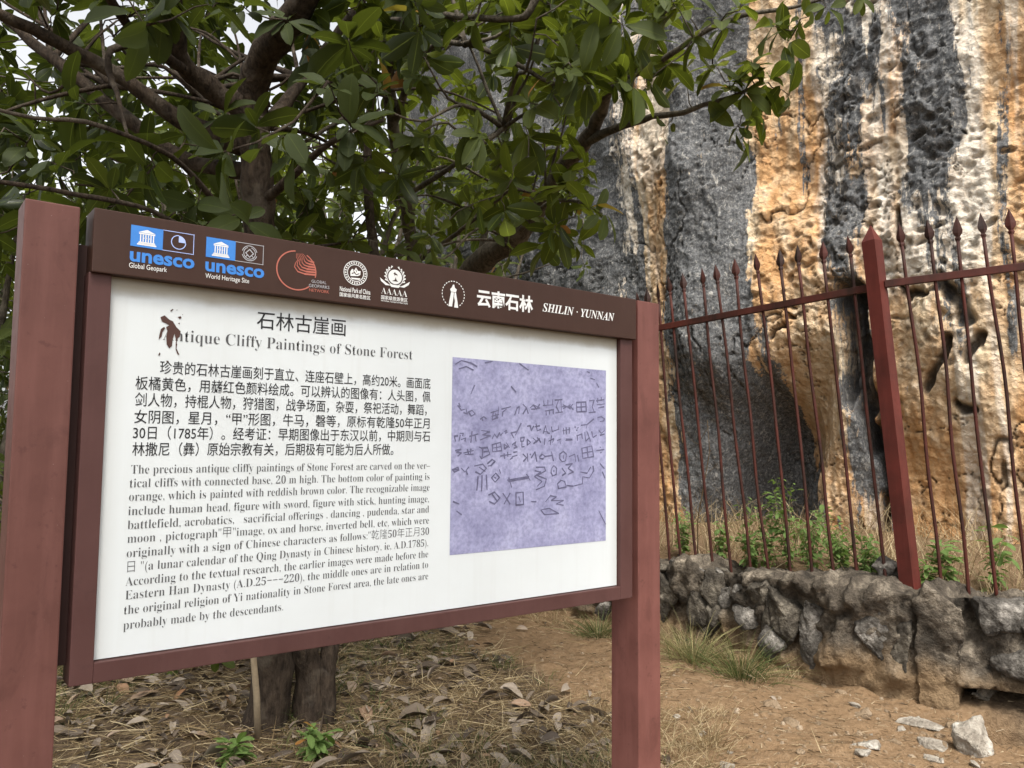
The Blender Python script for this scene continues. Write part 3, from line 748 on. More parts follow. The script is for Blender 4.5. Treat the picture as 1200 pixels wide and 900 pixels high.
INK = flat_mat('black_ink', (.02, .02, .022)); SOFTINK = flat_mat('grey_black_ink', (.085, .085, .088)); WHITEINK = flat_mat('white_ink', (.78, .78, .76)); BLUE = flat_mat('blue_ink', (.05, .22, .62))
RUST = flat_mat('red_line_ink', (.45, .14, .1)); GREYINK = flat_mat('grey_ink', (.42, .42, .44)); PALEBLUE = flat_mat('pale_blue_ink', (.4, .5, .85))
PEEL = flat_mat('bare_brown_metal', (.07, .032, .025), var=.3)
def bs(t):
    r_ = ''
    for ch in t:
        if 'A' <= ch <= 'Z': r_ += chr(0x1d400 + ord(ch) - 65)
        elif 'a' <= ch <= 'z': r_ += chr(0x1d41a + ord(ch) - 97)
        elif '0' <= ch <= '9': r_ += chr(0x1d7ce + ord(ch) - 48)
        else: r_ += ch
    return r_
def bi(t):
    r_ = ''
    for ch in t:
        if 'A' <= ch <= 'Z': r_ += chr(0x1d468 + ord(ch) - 65)
        elif 'a' <= ch <= 'z': r_ += chr(0x1d482 + ord(ch) - 97)
        else: r_ += ch
    return r_
TEXTS = []
def text(body, lx, ly, rx, ry, parent, mat_, name, off, sy=None, offset=0.0, shear=0.0, group=None):
    """one printed line from the left baseline point to the right baseline point (photo points projected onto the sign)"""
    cu = bpy.data.curves.new('line', 'FONT'); cu.body = body; cu.offset = offset; cu.resolution_u = 3; cu.shear = shear
    o = bpy.data.objects.new('line', cu); C.objects.link(o)
    TEXTS.append([o, pan(lx, ly, off), pan(rx, ry, off), parent, mat_, name, off, sy, group])
HOFF, POFF = .0352, .0009
# header lettering
def z1(x, y): return 110 + x / 5.4545, 240 + y / 5.4545
def z2(x, y): return 310 + x / 5.4545, 280 + y / 5.4545
def z3(x, y): return 500 + x / 4.2857, 310 + y / 4.2857
def T(body, zf, a_, b_, *args, **kw): text(body, *zf(*a_), *zf(*b_), *args, **kw)
T('unesco', z1, (228, 358), (642, 405), header, BLUE, 'lettering', HOFF, .05, .03)
T('unesco', z1, (711, 420), (1088, 466), header, BLUE, 'lettering', HOFF, .05, .03)
T('Global Geopark', z1, (224, 400), (466, 430), header, WHITEINK, 'lettering', HOFF, .0185)
T('World Heritage Site', z1, (712, 468), (992, 500), header, WHITEINK, 'lettering', HOFF, .0185)
T('GLOBAL', z2, (300, 280), (395, 288), header, GREYINK, 'lettering', HOFF, None)
T('GEOPARKS', z2, (283, 308), (414, 318), header, GREYINK, 'lettering', HOFF, None)
T('NETWORK', z2, (285, 336), (412, 347), header, RUST, 'lettering', HOFF, None)
T('National Park of China', z2, (481, 332), (676, 355), header, WHITEINK, 'lettering', HOFF, .02, .012)
T('国家级风景名胜区', z2, (480, 364), (676, 387), header, WHITEINK, 'lettering', HOFF, None, .01)
T('AAAAA', z2, (745, 348), (912, 372), header, WHITEINK, 'lettering', HOFF, None, -.012, group='serif')
T('国家级旅游景区', z2, (745, 383), (914, 402), header, WHITEINK, 'lettering', HOFF, None, .01)
T('NATIONAL TOURIST ATTRACTION', z2, (745, 398), (914, 418), header, WHITEINK, 'lettering', HOFF, None, .01)
T('云南石林', z3, (252, 200), (534, 233), header, WHITEINK, 'lettering', HOFF, None, .03)
T('SHILIN · YUNNAN', z3, (582, 235), (943, 284), header, WHITEINK, 'lettering', HOFF, None, .002, group='italic')
# panel lettering
text('石林古崖画', 300.7, 384, 404.9, 391.5, panel, INK, 'heading', POFF, None, .004)
text('Antique Cliffy Paintings of Stone Forest', 190.5, 399.3, 483.3, 420.7, panel, SOFTINK, 'heading', POFF, .046, -.0125, group='serif')
for body_, a_ in [
    ('珍贵的石林古崖画刻于直立、连座石壁上，高约20米。画面底', (187.3, 436.6, 504.4, 454.8)),
    ('板橘黄色，用赭红色颜料绘成。可以辨认的图像有：人头图，佩', (158.4, 455.6, 504.4, 469.8)),
    ('剑人物，持棍人物，狩猎图，战争场面，杂耍，祭祀活动，舞蹈，', (157.8, 474.8, 500, 485.2)),
    ('女阴图，星月，“甲”形图，牛马，磬等，原标有乾隆50年正月', (157, 495.4, 503.3, 500.7)),
    ('30日（1785年）。经考证：早期图像出于东汉以前，中期则与石', (155.6, 513.8, 504, 516)),
    ('林撒尼（彝）原始宗教有关，后期极有可能为后人所做。', (154.7, 533.2, 461, 531.8))]:
    text(body_, *a_, panel, INK, 'body_text', POFF, .0375, .004)
for body_, a_ in [
    ('The precious antique cliffy paintings of Stone Forest are carved on the ver–', (153.3, 555.7, 504, 549)),
    ('tical cliffs with connected base, 20 m high. The bottom color of painting is', (151.7, 571.7, 503.3, 562)),
    ('orange, which is painted with reddish brown color. The recognizable image', (151, 587.3, 503.3, 574.7)),
    ('include human head, figure with sword, figure with stick, hunting image,', (150, 604, 502.7, 588.3)),
    ('battlefield, acrobatics,   sacrificial offerings , dancing , pudenda, star and', (149.3, 621, 502.7, 600)),
    ('moon , pictograph"甲"image, ox and horse, inverted bell, etc, which were', (149, 636.7, 502.7, 613.3)),
    ('originally with a sign of Chinese characters as follows:"乾隆50年正月30', (148.3, 654, 502.7, 626)),
    ('日 "(a lunar calendar of the Qing Dynasty in Chinese history, ie, A.D.1785).', (149, 670, 501.7, 640)),
    ('According to the textual research, the earlier images were made before the', (146.7, 687.3, 501.7, 652.7)),
    ('Eastern Han Dynasty (A.D.25−−−220), the middle ones are in relation to', (146.5, 703.3, 501.7, 665)),
    ('the original religion of Yi nationality in Stone Forest area, the late ones are', (145, 721, 501.7, 678.3)),
    ('probably made by the descendants.', (144.3, 737.3, 331.7, 716))]:
    text(body_, *a_, panel, SOFTINK, 'body_text', POFF, .0325, -.0125, group='serif')
for t in TEXTS:
    if t[8] == 'serif': t[0].data.body = bs(t[0].data.body)
    if t[8] == 'italic': t[0].data.body = bi(t[0].data.body)
bpy.context.view_layer.update()
dg = bpy.context.evaluated_depsgraph_get()
for o, pa, pb, parent, mt, name, off, sy, _g in TEXTS:
    me = bpy.data.meshes.new_from_object(o.evaluated_get(dg)); me.name = name
    co_ = np.empty(len(me.vertices) * 3, np.float32); me.vertices.foreach_get('co', co_); co_ = co_.reshape(-1, 3)
    x0, x1 = co_[:, 0].min(), co_[:, 0].max(); sxx = (pb[0] - pa[0]) / (x1 - x0); syy = sy or sxx
    X = pa[0] + (co_[:, 0] - x0) * sxx; Zb = pa[1] + (pb[1] - pa[1]) * (co_[:, 0] - x0) / (x1 - x0)
    Zb = np.full_like(X, (pa[1] + pb[1]) / 2) * .6 + Zb * .4
    co_ = np.stack([X, np.full_like(X, -off), Zb + co_[:, 1] * syy], 1)
    me.vertices.foreach_set('co', co_.astype(np.float32).ravel()); me.materials.clear(); me.update()
    link_mesh(name, me, mt, parent)
    cu = o.data; bpy.data.objects.remove(o); bpy.data.curves.remove(cu)

# flat printed shapes
class Print:
    def __init__(s, off): s.v = []; s.f = []; s.off = off; s.lift = 0
    def poly(s, pts, lift=0):
        b = len(s.v); s.v += [(x, -s.off - lift, z_) for x, z_ in pts]; s.f.append(tuple(range(b, b + len(pts))))
    def stroke(s, pts, wd_, closed=False, jit=0):
        pts = [np.array(p_) for p_ in pts]
        if closed: pts.append(pts[0])
        for a_, b_ in zip(pts[:-1], pts[1:]):
            d = b_ - a_; L = np.hypot(*d)
            if L < 1e-6: d = np.array([1e-3, 0]); L = 1e-3; b_ = a_ + d
            d = d / L; n = np.array([-d[1], d[0]]) * wd_ / 2; e = d * wd_ * .3
            w1, w2 = 1 + random.uniform(-jit, jit), 1 + random.uniform(-jit, jit)
            s.lift += 2e-6
            s.poly([a_ - e - n * w1, b_ + e - n * w2, b_ + e + n * w2, a_ - e + n * w1], s.lift)
    def arc(s, c_, r_, a0, a1, wd_, n=40, ratio=1.0):
        b = len(s.v)
        for i in range(n + 1):
            a_ = a0 + (a1 - a0) * i / n
            for rr in (r_ - wd_ / 2, r_ + wd_ / 2): s.v.append((c_[0] + rr * math.cos(a_) * ratio, -s.off, c_[1] + rr * math.sin(a_)))
        for i in range(n): s.f.append((b + 2*i, b + 2*i + 1, b + 2*i + 3, b + 2*i + 2))
    def disc(s, c_, r_, n=24, ratio=1.0, lift=0):
        s.poly([(c_[0] + r_ * ratio * math.cos(2*math.pi*i/n), c_[1] + r_ * math.sin(2*math.pi*i/n)) for i in range(n)], lift)
    def build(s, name, mt, parent): return mesh_np(name, s.v, s.f, mt, parent, smooth=False)
H1 = lambda x, y: pan(*z1(x, y), HOFF)
H2 = lambda x, y: pan(*z2(x, y), HOFF)
H3 = lambda x, y: pan(*z3(x, y), HOFF)
for (tl, tm, tr, bl, bm_, br, kind) in [((238, 127), (443, 158), (643, 190), (233, 262), (440, 290), (637, 318), 'geo'), ((720, 203), (907, 235), (1086, 263), (715, 330), (903, 356), (1082, 386), 'heritage')]:
    P_ = Print(HOFF)
    x0 = (H1(*tl)[0] + H1(*bl)[0]) / 2; xm = (H1(*tm)[0] + H1(*bm_)[0]) / 2; x1 = (H1(*tr)[0] + H1(*br)[0]) / 2
    zt_ = (H1(*tl)[1] + H1(*tr)[1]) / 2; zb = (H1(*bl)[1] + H1(*br)[1]) / 2; Hh = zt_ - zb
    P_.poly([(x0, zb), (xm, zb), (xm, zt_), (x0, zt_)]); P_.build('emblem_field', BLUE, header)
    P_ = Print(HOFF + .0003); Wd = xm - x0; cx_ = (x0 + xm) / 2
    def R_(a_, b_, c_, d): P_.poly([(cx_ + a_ * Wd, zb + c_ * Hh), (cx_ + b_ * Wd, zb + c_ * Hh), (cx_ + b_ * Wd, zb + d * Hh), (cx_ + a_ * Wd, zb + d * Hh)])
    R_(-.30, .30, .10, .16); R_(-.27, .27, .17, .21); R_(-.25, .25, .22, .26)
    R_(-.25, .25, .62, .68); P_.poly([(cx_ - .27 * Wd, zb + .7 * Hh), (cx_ + .27 * Wd, zb + .7 * Hh), (cx_, zb + .86 * Hh)])
    for kx in (-.215, -.135, -.055, .025, .105, .185): R_(kx, kx + .035, .27, .61)
    for kx in (-.13, -.05, .03): R_(kx, kx + .05, .42, .47)
    P_.build('temple_emblem', WHITEINK, header)
    P_ = Print(HOFF); t_ = .0016
    P_.stroke([(xm, zt_ - t_/2), (x1, zt_ - t_/2)], t_); P_.stroke([(xm, zb + t_/2), (x1, zb + t_/2)], t_); P_.stroke([(x1 - t_/2, zb), (x1 - t_/2, zt_)], t_)
    cc = ((xm + x1) / 2, (zt_ + zb) / 2)
    if kind == 'geo':
        P_.arc(cc, Hh * .33, math.pi * .5, math.pi * 2, .0022)
        P_.poly([cc] + [(cc[0] + Hh * .33 * math.cos(a_), cc[1] + Hh * .33 * math.sin(a_)) for a_ in np.linspace(0, math.pi / 2, 10)], .0001)
    else:
        P_.arc(cc, Hh * .38, .25, 2.9, .0022); P_.arc(cc, Hh * .38, 3.4, 6.0, .0022); P_.arc(cc, Hh * .30, 1.9, 7.6, .002); d_ = Hh * .2
        P_.stroke([(cc[0] - d_, cc[1]), (cc[0], cc[1] + d_), (cc[0] + d_, cc[1]), (cc[0], cc[1] - d_)], .0026, True)
        P_.stroke([(cc[0] - d_*.5, cc[1]-d_*.5), (cc[0]-d_*1.1, cc[1]-d_*1.1)], .002); P_.stroke([(cc[0] + d_*.5, cc[1]-d_*.5), (cc[0]+d_*1.1, cc[1]-d_*1.1)], .002)
    P_.build('emblem', PALEBLUE if kind == 'geo' else GREYINK, header)
# geoparks network ring with flowing strata
P_ = Print(HOFF); cl = H2(78, 190); cr = H2(328, 215); ct = H2(205, 78); cb = H2(205, 325)
cc = ((cl[0] + cr[0]) / 2, (ct[1] + cb[1]) / 2); rr = (cr[0] - cl[0]) / 2; ra = rr / ((ct[1] - cb[1]) / 2)
P_.arc(cc, rr / ra, math.radians(95), math.radians(312), .0036, 60, ra)
P_.arc(cc, rr / ra, math.radians(-14), math.radians(60), .003, 20, ra)
SO = [(204, 93), (204, 118), (213, 133), (197, 155), (192, 178), (212, 208), (258, 224), (325, 230)]
SI = [(243, 95), (252, 104), (260, 114), (266, 124), (272, 133), (282, 140), (295, 145), (314, 150)]
for i in range(6):
    f_ = i / 5
    pts = [H2(a_[0] + (b_[0] - a_[0]) * f_, a_[1] + (b_[1] - a_[1]) * f_) for a_, b_ in zip(SO, SI)]
    for a_, b_, w_ in zip(pts[:-1], pts[1:], (.0012, .0014, .0016, .002, .0026, .0036, .005)): P_.stroke([a_, b_], w_)
P_.build('ring_emblem', RUST, header)
# national park roundel
P_ = Print(HOFF); cl = H2(505, 215); cr = H2(657, 222); ct = H2(581, 140); cb = H2(581, 296)
cc = ((cl[0] + cr[0]) / 2, (ct[1] + cb[1]) / 2); ry_ = (ct[1] - cb[1]) / 2; ra = (cr[0] - cl[0]) / 2 / ry_
P_.arc(cc, ry_ * .97, 0, 2 * math.pi, .0022, 48, ra); P_.arc(cc, ry_ * .68, 0, 2 * math.pi, .0022, 40, ra)
for i in range(26):
    a_ = 2 * math.pi * i / 26; P_.arc(cc, ry_ * .83, a_, a_ + .12, ry_ * .13, 3, ra)
E_ = lambda dx, dy: (cc[0] + dx * ry_ * ra, cc[1] + dy * ry_)
P_.poly([E_(-.42, -.3), E_(-.45, .05), E_(-.3, .32), E_(-.12, .2), E_(.02, .46), E_(.2, .2), E_(.42, .22), E_(.4, -.1), E_(.2, -.22)], .0001)
P_.poly([E_(-.4, -.42), E_(.42, -.38), E_(.34, -.52), E_(-.3, -.54)], .0001)
P_.build('park_roundel', WHITEINK, header)
P_ = Print(HOFF + .0003); P_.stroke([E_(-.3, -.08), E_(-.1, .02), E_(.05, -.12), E_(.3, -.02)], .0028); P_.stroke([E_(-.2, .18), E_(-.05, .02)], .002); P_.stroke([E_(.02, .25), E_(.1, .08)], .002); P_.build('park_roundel_line', HEADER, header)
# tourist attraction wreath
P_ = Print(HOFF); cl = H2(775, 245); cr = H2(893, 255); ct = H2(832, 180); cb = H2(832, 305)
cc = ((cl[0] + cr[0]) / 2, (ct[1] + cb[1]) / 2); ry_ = (ct[1] - cb[1]) / 2; ra = (cr[0] - cl[0]) / 2 / ry_
P_.disc(cc, ry_ * .74, 32, ra); P_.arc(cc, ry_ * .9, 2.2, 7.2, .0022, 40, ra)
for sgn in (-1, 1):
    for i in range(6):
        a_ = math.pi / 2 + sgn * (.6 + i * .32); a2 = a_ - sgn * .25
        P_.poly([(cc[0] + ra * ry_ * .92 * math.cos(a_), cc[1] + ry_ * .92 * math.sin(a_)), (cc[0] + ra * ry_ * 1.2 * math.cos(a2), cc[1] + ry_ * 1.2 * math.sin(a2)), (cc[0] + ra * ry_ * 1.05 * math.cos(a2 - sgn * .12), cc[1] + ry_ * 1.05 * math.sin(a2 - sgn * .12))][::1], .00005 * i)
    P_.poly([E2 for E2 in [(cc[0] + sgn * ry_ * ra * .5, cc[1] - ry_ * .95), (cc[0] + sgn * ry_ * ra * .95, cc[1] - ry_ * .72), (cc[0] + sgn * ry_ * ra * 1.62, cc[1] - ry_ * .28), (cc[0] + sgn * ry_ * ra * 1.5, cc[1] - ry_ * .62), (cc[0] + sgn * ry_ * ra * 1.0, cc[1] - ry_ * .98)]], .0004)
P_.poly([(cc[0] - ry_ * ra * .6, cc[1] - ry_ * .82), (cc[0] + ry_ * ra * .6, cc[1] - ry_ * .82), (cc[0] + ry_ * ra * .4, cc[1] - ry_ * 1.08), (cc[0] - ry_ * ra * .4, cc[1] - ry_ * 1.08)], .00045)
P_.build('wreath_emblem', WHITEINK, header)
P_ = Print(HOFF + .0006); E_ = lambda dx, dy: (cc[0] + dx * ry_ * ra, cc[1] + dy * ry_)
P_.poly([E_(-.2, .3), E_(-.02, .52), E_(.02, .38), E_(.22, .3), E_(.24, .08), E_(.16, .2), E_(-.02, .2), E_(-.1, .06), E_(-.08, .24)])
P_.poly([E_(-.34, -.46), E_(.34, -.46), E_(.16, -.3), E_(.05, -.02), E_(-.03, -.3)])
P_.build('wreath_figure', HEADER, header)
# stone pillar emblem in a dashed ring
P_ = Print(HOFF); cl = H3(76, 148); cr = H3(191, 152); ct = H3(134, 82); cb = H3(134, 216)
cc = ((cl[0] + cr[0]) / 2, (ct[1] + cb[1]) / 2); ry_ = (ct[1] - cb[1]) / 2; ra = (cr[0] - cl[0]) / 2 / ry_
for i in range(26):
    a_ = 2 * math.pi * i / 26
    if not 4.2 < a_ < 5.2: P_.arc(cc, ry_ * .97, a_, a_ + .13, .0028, 3, ra)
E_ = lambda dx, dy: (cc[0] + dx * ry_ * ra, cc[1] + dy * ry_)
P_.poly([E_(-.05, .72), E_(.06, .72), E_(.12, .5), E_(.3, .38), E_(.22, .18), E_(-.2, .16), E_(-.3, .34), E_(-.14, .5)], .0001)
P_.poly([E_(-.2, .14), E_(.05, .14), E_(.0, -.3), E_(-.1, -.94), E_(-.42, -.94), E_(-.34, -.5)], .0001)
P_.poly([E_(.1, .16), E_(.22, .14), E_(.36, -.5), E_(.44, -.98), E_(.08, -.98), E_(.14, -.5), E_(.06, -.2)], .0001)
P_.build('pillar_emblem', WHITEINK, header)

# printed photograph of the rock writing
Z7 = lambda x, y, o=POFF: pan(510 + x / 3.6, 410 + y / 3.6, o)
m, nt, nd, ln, p = mat('purple_print')
co = objco(nt); n1 = noise(nt, 6, 6, .62, co); n2 = noise(nt, 60, 4, .6, co); n3 = noise(nt, 22, 5, .7, co)
r1 = ramp(nt, [(.34, (.25, .25, .4)), (.52, (.34, .34, .51)), (.68, (.42, .42, .59))]); ln.new(n1.outputs[0], r1.inputs[0])
r2 = ramp(nt, [(.3, (.45, .45, .5)), (.6, (1.05, 1.05, 1.05))]); ln.new(n2.outputs[0], r2.inputs[0])
c = mixc(nt, .6, r1.outputs[0], r2.outputs[0], 'MULTIPLY')
sx = nd.new('ShaderNodeSeparateXYZ'); ln.new(co, sx.inputs[0])
up_ = ramp(nt, [(.0, (0, 0, 0)), (.11, (1, 1, 1))]); ln.new(mth(nt, 'SUBTRACT', sx.outputs[2], 1.70), up_.inputs[0])
blot = ramp(nt, [(.56, (0, 0, 0)), (.63, (1, 1, 1))]); ln.new(n3.outputs[0], blot.inputs[0])
c = mixc(nt, mth(nt, 'MULTIPLY', mth(nt, 'MULTIPLY', blot.outputs[0], up_.outputs[0]), .6), c, (.1, .1, .19))
ln.new(c, p.inputs['Base Color']); p.inputs['Roughness'].default_value = .4; p.inputs['Specular IOR Level'].default_value = .4
P_ = Print(POFF); tl, tr, br, bl = Z7(72, 30), Z7(720, 87), Z7(720, 803), Z7(62, 868)
P_.poly([((tl[0] + bl[0]) / 2, (bl[1] + br[1]) / 2), ((tr[0] + br[0]) / 2, (bl[1] + br[1]) / 2), ((tr[0] + br[0]) / 2, (tl[1] + tr[1]) / 2), ((tl[0] + bl[0]) / 2, (tl[1] + tr[1]) / 2)])
photo = P_.build('printed_photograph', m, sign)
GLY = """95,235 110,255 125,250;100,225 105,240;120,265 135,270 130,250;140,262 155,255 168,270 152,280 140,262;190,292 205,282 215,290;200,298 196,288;235,265 268,255;238,280 268,272;240,295 265,285;245,260 240,295;268,240 262,290;255,270 258,288;280,250 318,240;285,262 282,280;285,262 300,250;335,275 345,245 355,240 352,268;370,270 385,245 370,230;385,245 392,268;400,245 415,232 440,245 420,250 405,250;415,235 428,250 440,230;455,235 497,232;457,215 460,235;475,212 475,234;495,210 495,232;463,258 500,252;468,258 468,275;482,256 482,272;497,253 498,270;505,212 535,210;520,212 510,240 522,262;508,266 537,262;530,212 532,262;535,240 575,240;540,232 570,248;540,248 570,232;580,230 570,240 582,252;595,222 635,220 637,260 597,262 595,222;595,242 636,240;615,221 616,261;650,215 670,212 662,240 672,265;648,265 675,262;680,215 712,210;685,205 685,222;700,200 700,214;682,232 714,228;688,245 712,240;85,385 80,365 95,362;105,360 100,385;105,352 118,352 115,362;110,378 128,372 125,385;145,365 180,355;155,345 150,390;168,360 172,385;195,340 230,345 200,358 232,362 190,380;240,375 250,355 260,370 272,350;275,360 285,350;290,345 300,340 296,352 306,346;320,350 345,345 362,310;320,350 330,370;345,345 338,360;388,322 400,320 405,340 415,322;425,312 430,342 445,335;420,325 440,320;455,352 465,320 472,350 482,352;460,345 475,345;490,325 493,345 520,335 518,320;540,330 542,355;552,328 553,355;565,328 565,352;538,340 568,336;588,325 592,327;600,330 604,328;595,340 598,338;615,318 640,315 668,292;640,315 638,330;685,285 700,282 714,290 710,300 695,302;360,372 375,368 372,385 360,385 360,372;365,388 365,410 375,408;388,378 388,402 402,390 388,378;412,372 430,388 415,395 440,375;430,370 445,390;462,375 460,400;478,385 500,375 495,390;490,362 485,400;515,382 530,376;525,378 528,395;550,382 578,380;552,377 576,376;598,360 600,382;598,362 618,355 620,375;630,348 635,385 650,370;640,345 655,385;660,345 665,370 680,360;690,340 700,352 714,340;695,360 714,355;85,425 108,420 90,432 110,435 95,448;120,435 160,425;125,442 160,440;135,420 140,438;150,418 148,436;185,410 195,415 220,412 230,440 195,458 188,448;200,420 198,450;205,430 222,428;240,400 275,390 280,425 242,430 240,400;241,415 278,408;258,395 260,428;290,398 292,418 305,408 290,398;300,392 312,412;325,400 340,388 335,402 345,410 332,415;275,448 320,440;290,438 292,458;305,432 306,450;330,432 345,430;325,450 345,445;315,462 325,455;370,440 385,455 372,470;388,438 390,470;400,440 402,443;405,455 420,430 428,470;440,452 450,440 462,448 455,460 442,458 440,452;462,450 495,445;490,430 498,468;525,440 540,428 553,440 550,468 535,472 525,460 525,440;540,445 540,458;565,450 588,440 592,470;600,445 605,470;618,415 660,405 668,450 622,458 618,415;620,436 664,428;640,410 644,454;680,425 712,420;695,410 696,412;698,432 699,434;72,505 95,495 100,508 80,515 72,505;78,506 95,504;110,500 125,515 140,495;130,510 135,525;165,490 200,482 215,500 190,525 170,515;185,495 210,512;220,480 240,462 252,470 235,488 222,490;180,535 175,592;197,530 195,595;215,528 218,590;237,540 255,520 270,538 252,558 237,540;250,538 256,542;275,520 270,505;305,550 395,535;308,556 392,541;310,540 322,580;385,525 400,550;425,495 460,495 465,510 430,530 468,545 460,575 425,590;420,510 445,515 418,535 450,555 430,575;490,500 500,488 512,500 510,525 495,532 488,518 490,500;500,508 500,514;535,500 550,520 535,530;550,485 578,480 560,500 582,515 560,525;515,565 530,550 545,555 552,578 520,585 515,565;555,572 580,575 620,565 622,535 650,540 668,510 665,490;612,515 640,520 655,495;695,480 712,500;705,515 715,540;225,612 250,600 272,625 250,650 228,640;240,610 262,640;285,605 315,650;315,605 290,650;340,603 370,600 372,652 340,655 340,603;352,620 358,640;465,640 485,615 510,620 490,635 540,635 510,650 540,655;445,675 480,668 520,690 460,695 445,675;405,640 425,640;85,60 110,45 150,55 175,70;100,80 130,70 160,85;210,55 240,48;355,58 392,85;320,155 340,178;640,92 650,96;680,140 690,158;655,120 672,125;150,185 165,150;690,680 718,735;75,640 100,650;90,680 110,695""".replace('\n', ' ')
P_ = Print(POFF + .0004)
for g_ in GLY.split(';'):
    pts = [Z7(*map(float, q_.split(','))) for q_ in g_.split()]
    if len(pts) > 1: P_.stroke(pts, .0047, jit=.45)
P_.build('rock_writing', flat_mat('writing_print', (.125, .12, .2), var=.6), photo)
# paint peeled off over the first letter
P_ = Print(POFF + .0006)
Z4 = lambda x, y: pan(140 + x / 4.5, 350 + y / 4.5, POFF)
for pts in [[(216, 97), (238, 88), (262, 110), (282, 120), (300, 150), (322, 172), (318, 200), (300, 215), (290, 185), (280, 215), (276, 250), (262, 262), (248, 240), (246, 200), (252, 170), (246, 150), (262, 140), (240, 128), (222, 118)],
            [(210, 190), (218, 160), (236, 148), (240, 158), (226, 178), (222, 200), (206, 216)], [(296, 226), (304, 240), (300, 262), (316, 296), (306, 294), (296, 268)], [(204, 296), (212, 282), (216, 292), (208, 302)],
            [(306, 96), (322, 92), (328, 100), (318, 108)], [(268, 62), (280, 54), (284, 58), (270, 70)], [(246, 328), (252, 326), (256, 334), (249, 334)], [(308, 130), (316, 126), (318, 136)], [(296, 60), (306, 58), (304, 62)], [(330, 84), (334, 82), (334, 88)], [(290, 190), (305, 205), (300, 240), (296, 210)]]:
    P_.lift += 1e-5; P_.poly([Z4(*q_) for q_ in pts], P_.lift)
P_.build('peeled_patch', PEEL, panel)

# ================================================================== TREES
LT = np.array([0, .1, .28, .5, .72, .9, 1.0]); LW = np.array([.02, .36, .76, 1.0, .95, .62, .04])
def leaves_mesh(name, leaves, mat_, parent, droop=.34, fold=.3):
    """leaves: list of (pos, dir, up, length, width, hue)"""
    n = len(leaves)
    P = np.array([l[0] for l in leaves], float); Dv = np.array([l[1] for l in leaves], float); U = np.array([l[2] for l in leaves], float)
    L = np.array([l[3] for l in leaves]); Wd = np.array([l[4] for l in leaves]); Hh = np.array([l[5] for l in leaves])
    Dv /= np.linalg.norm(Dv, axis=1)[:, None]; U = U - Dv * (U * Dv).sum(1)[:, None]; U /= (np.linalg.norm(U, axis=1)[:, None] + 1e-9)
    Sd = np.cross(Dv, U)
    k = len(LT); V = np.empty((n, k, 3, 3)); lu = np.empty((n, k, 3)); r_ = np.random.default_rng(5)
    dr = droop * (0.3 + 1.1 * r_.random(n)); fo = fold * (.2 + 1.4 * r_.random(n)); tw = .4 * (r_.random(n) - .5); wv_ = r_.random(n) * 6
    for i in range(k):
        t = LT[i]; c_ = P + Dv * (L * t)[:, None] - U * (L * dr * t * t)[:, None]
        hw = Wd * LW[i] / 2
        for j, sg in enumerate((-1, 0, 1)):
            up_amt = abs(sg) * hw * fo + sg * hw * tw * t + .12 * hw * np.sin(wv_ + t * 9 + sg) * abs(sg)
            V[:, i, j] = c_ + Sd * (hw * sg)[:, None] + U * up_amt[:, None]; lu[:, i, j] = sg
    idx = np.arange(n * k * 3).reshape(n, k, 3)
    q = np.concatenate([np.stack([idx[:, :-1, j], idx[:, :-1, j + 1], idx[:, 1:, j + 1], idx[:, 1:, j]], -1).reshape(-1, 4) for j in (0, 1)])
    return mesh_np(name, V.reshape(-1, 3), q[:, ::-1], mat_, parent, True, {'lu': lu.ravel(), 'hue': np.repeat(Hh, k * 3)})
rt = random.Random(21)
def whorl(out, p, axis, n, size, hue0, spread=1.0):
    axis = Vector(axis).normalized(); e1 = axis.orthogonal().normalized(); e2 = axis.cross(e1); a0 = rt.uniform(0, 6.28)
    for i in range(n):
        az = a0 + i * 2.4; tilt = math.radians(rt.uniform(45, 100)) * spread
        d = axis * math.cos(tilt) + (e1 * math.cos(az) + e2 * math.sin(az)) * math.sin(tilt); d.z -= rt.uniform(.0, .35); d.normalize()
        upv = axis + Vector((0, 0, .8)) + Vector((rt.gauss(0, .25), rt.gauss(0, .25), rt.gauss(0, .2)))
        L = size * rt.uniform(.42, 1.2); h_ = min(1, max(0, rt.gauss(hue0, .27)))
        if rt.random() < .004: h_ = 2
        off = Vector(p) + axis * rt.uniform(-.05, .02)
        out.append((tuple(off + d * .012), tuple(d), tuple(upv), L, L * rt.uniform(.36, .52), h_))
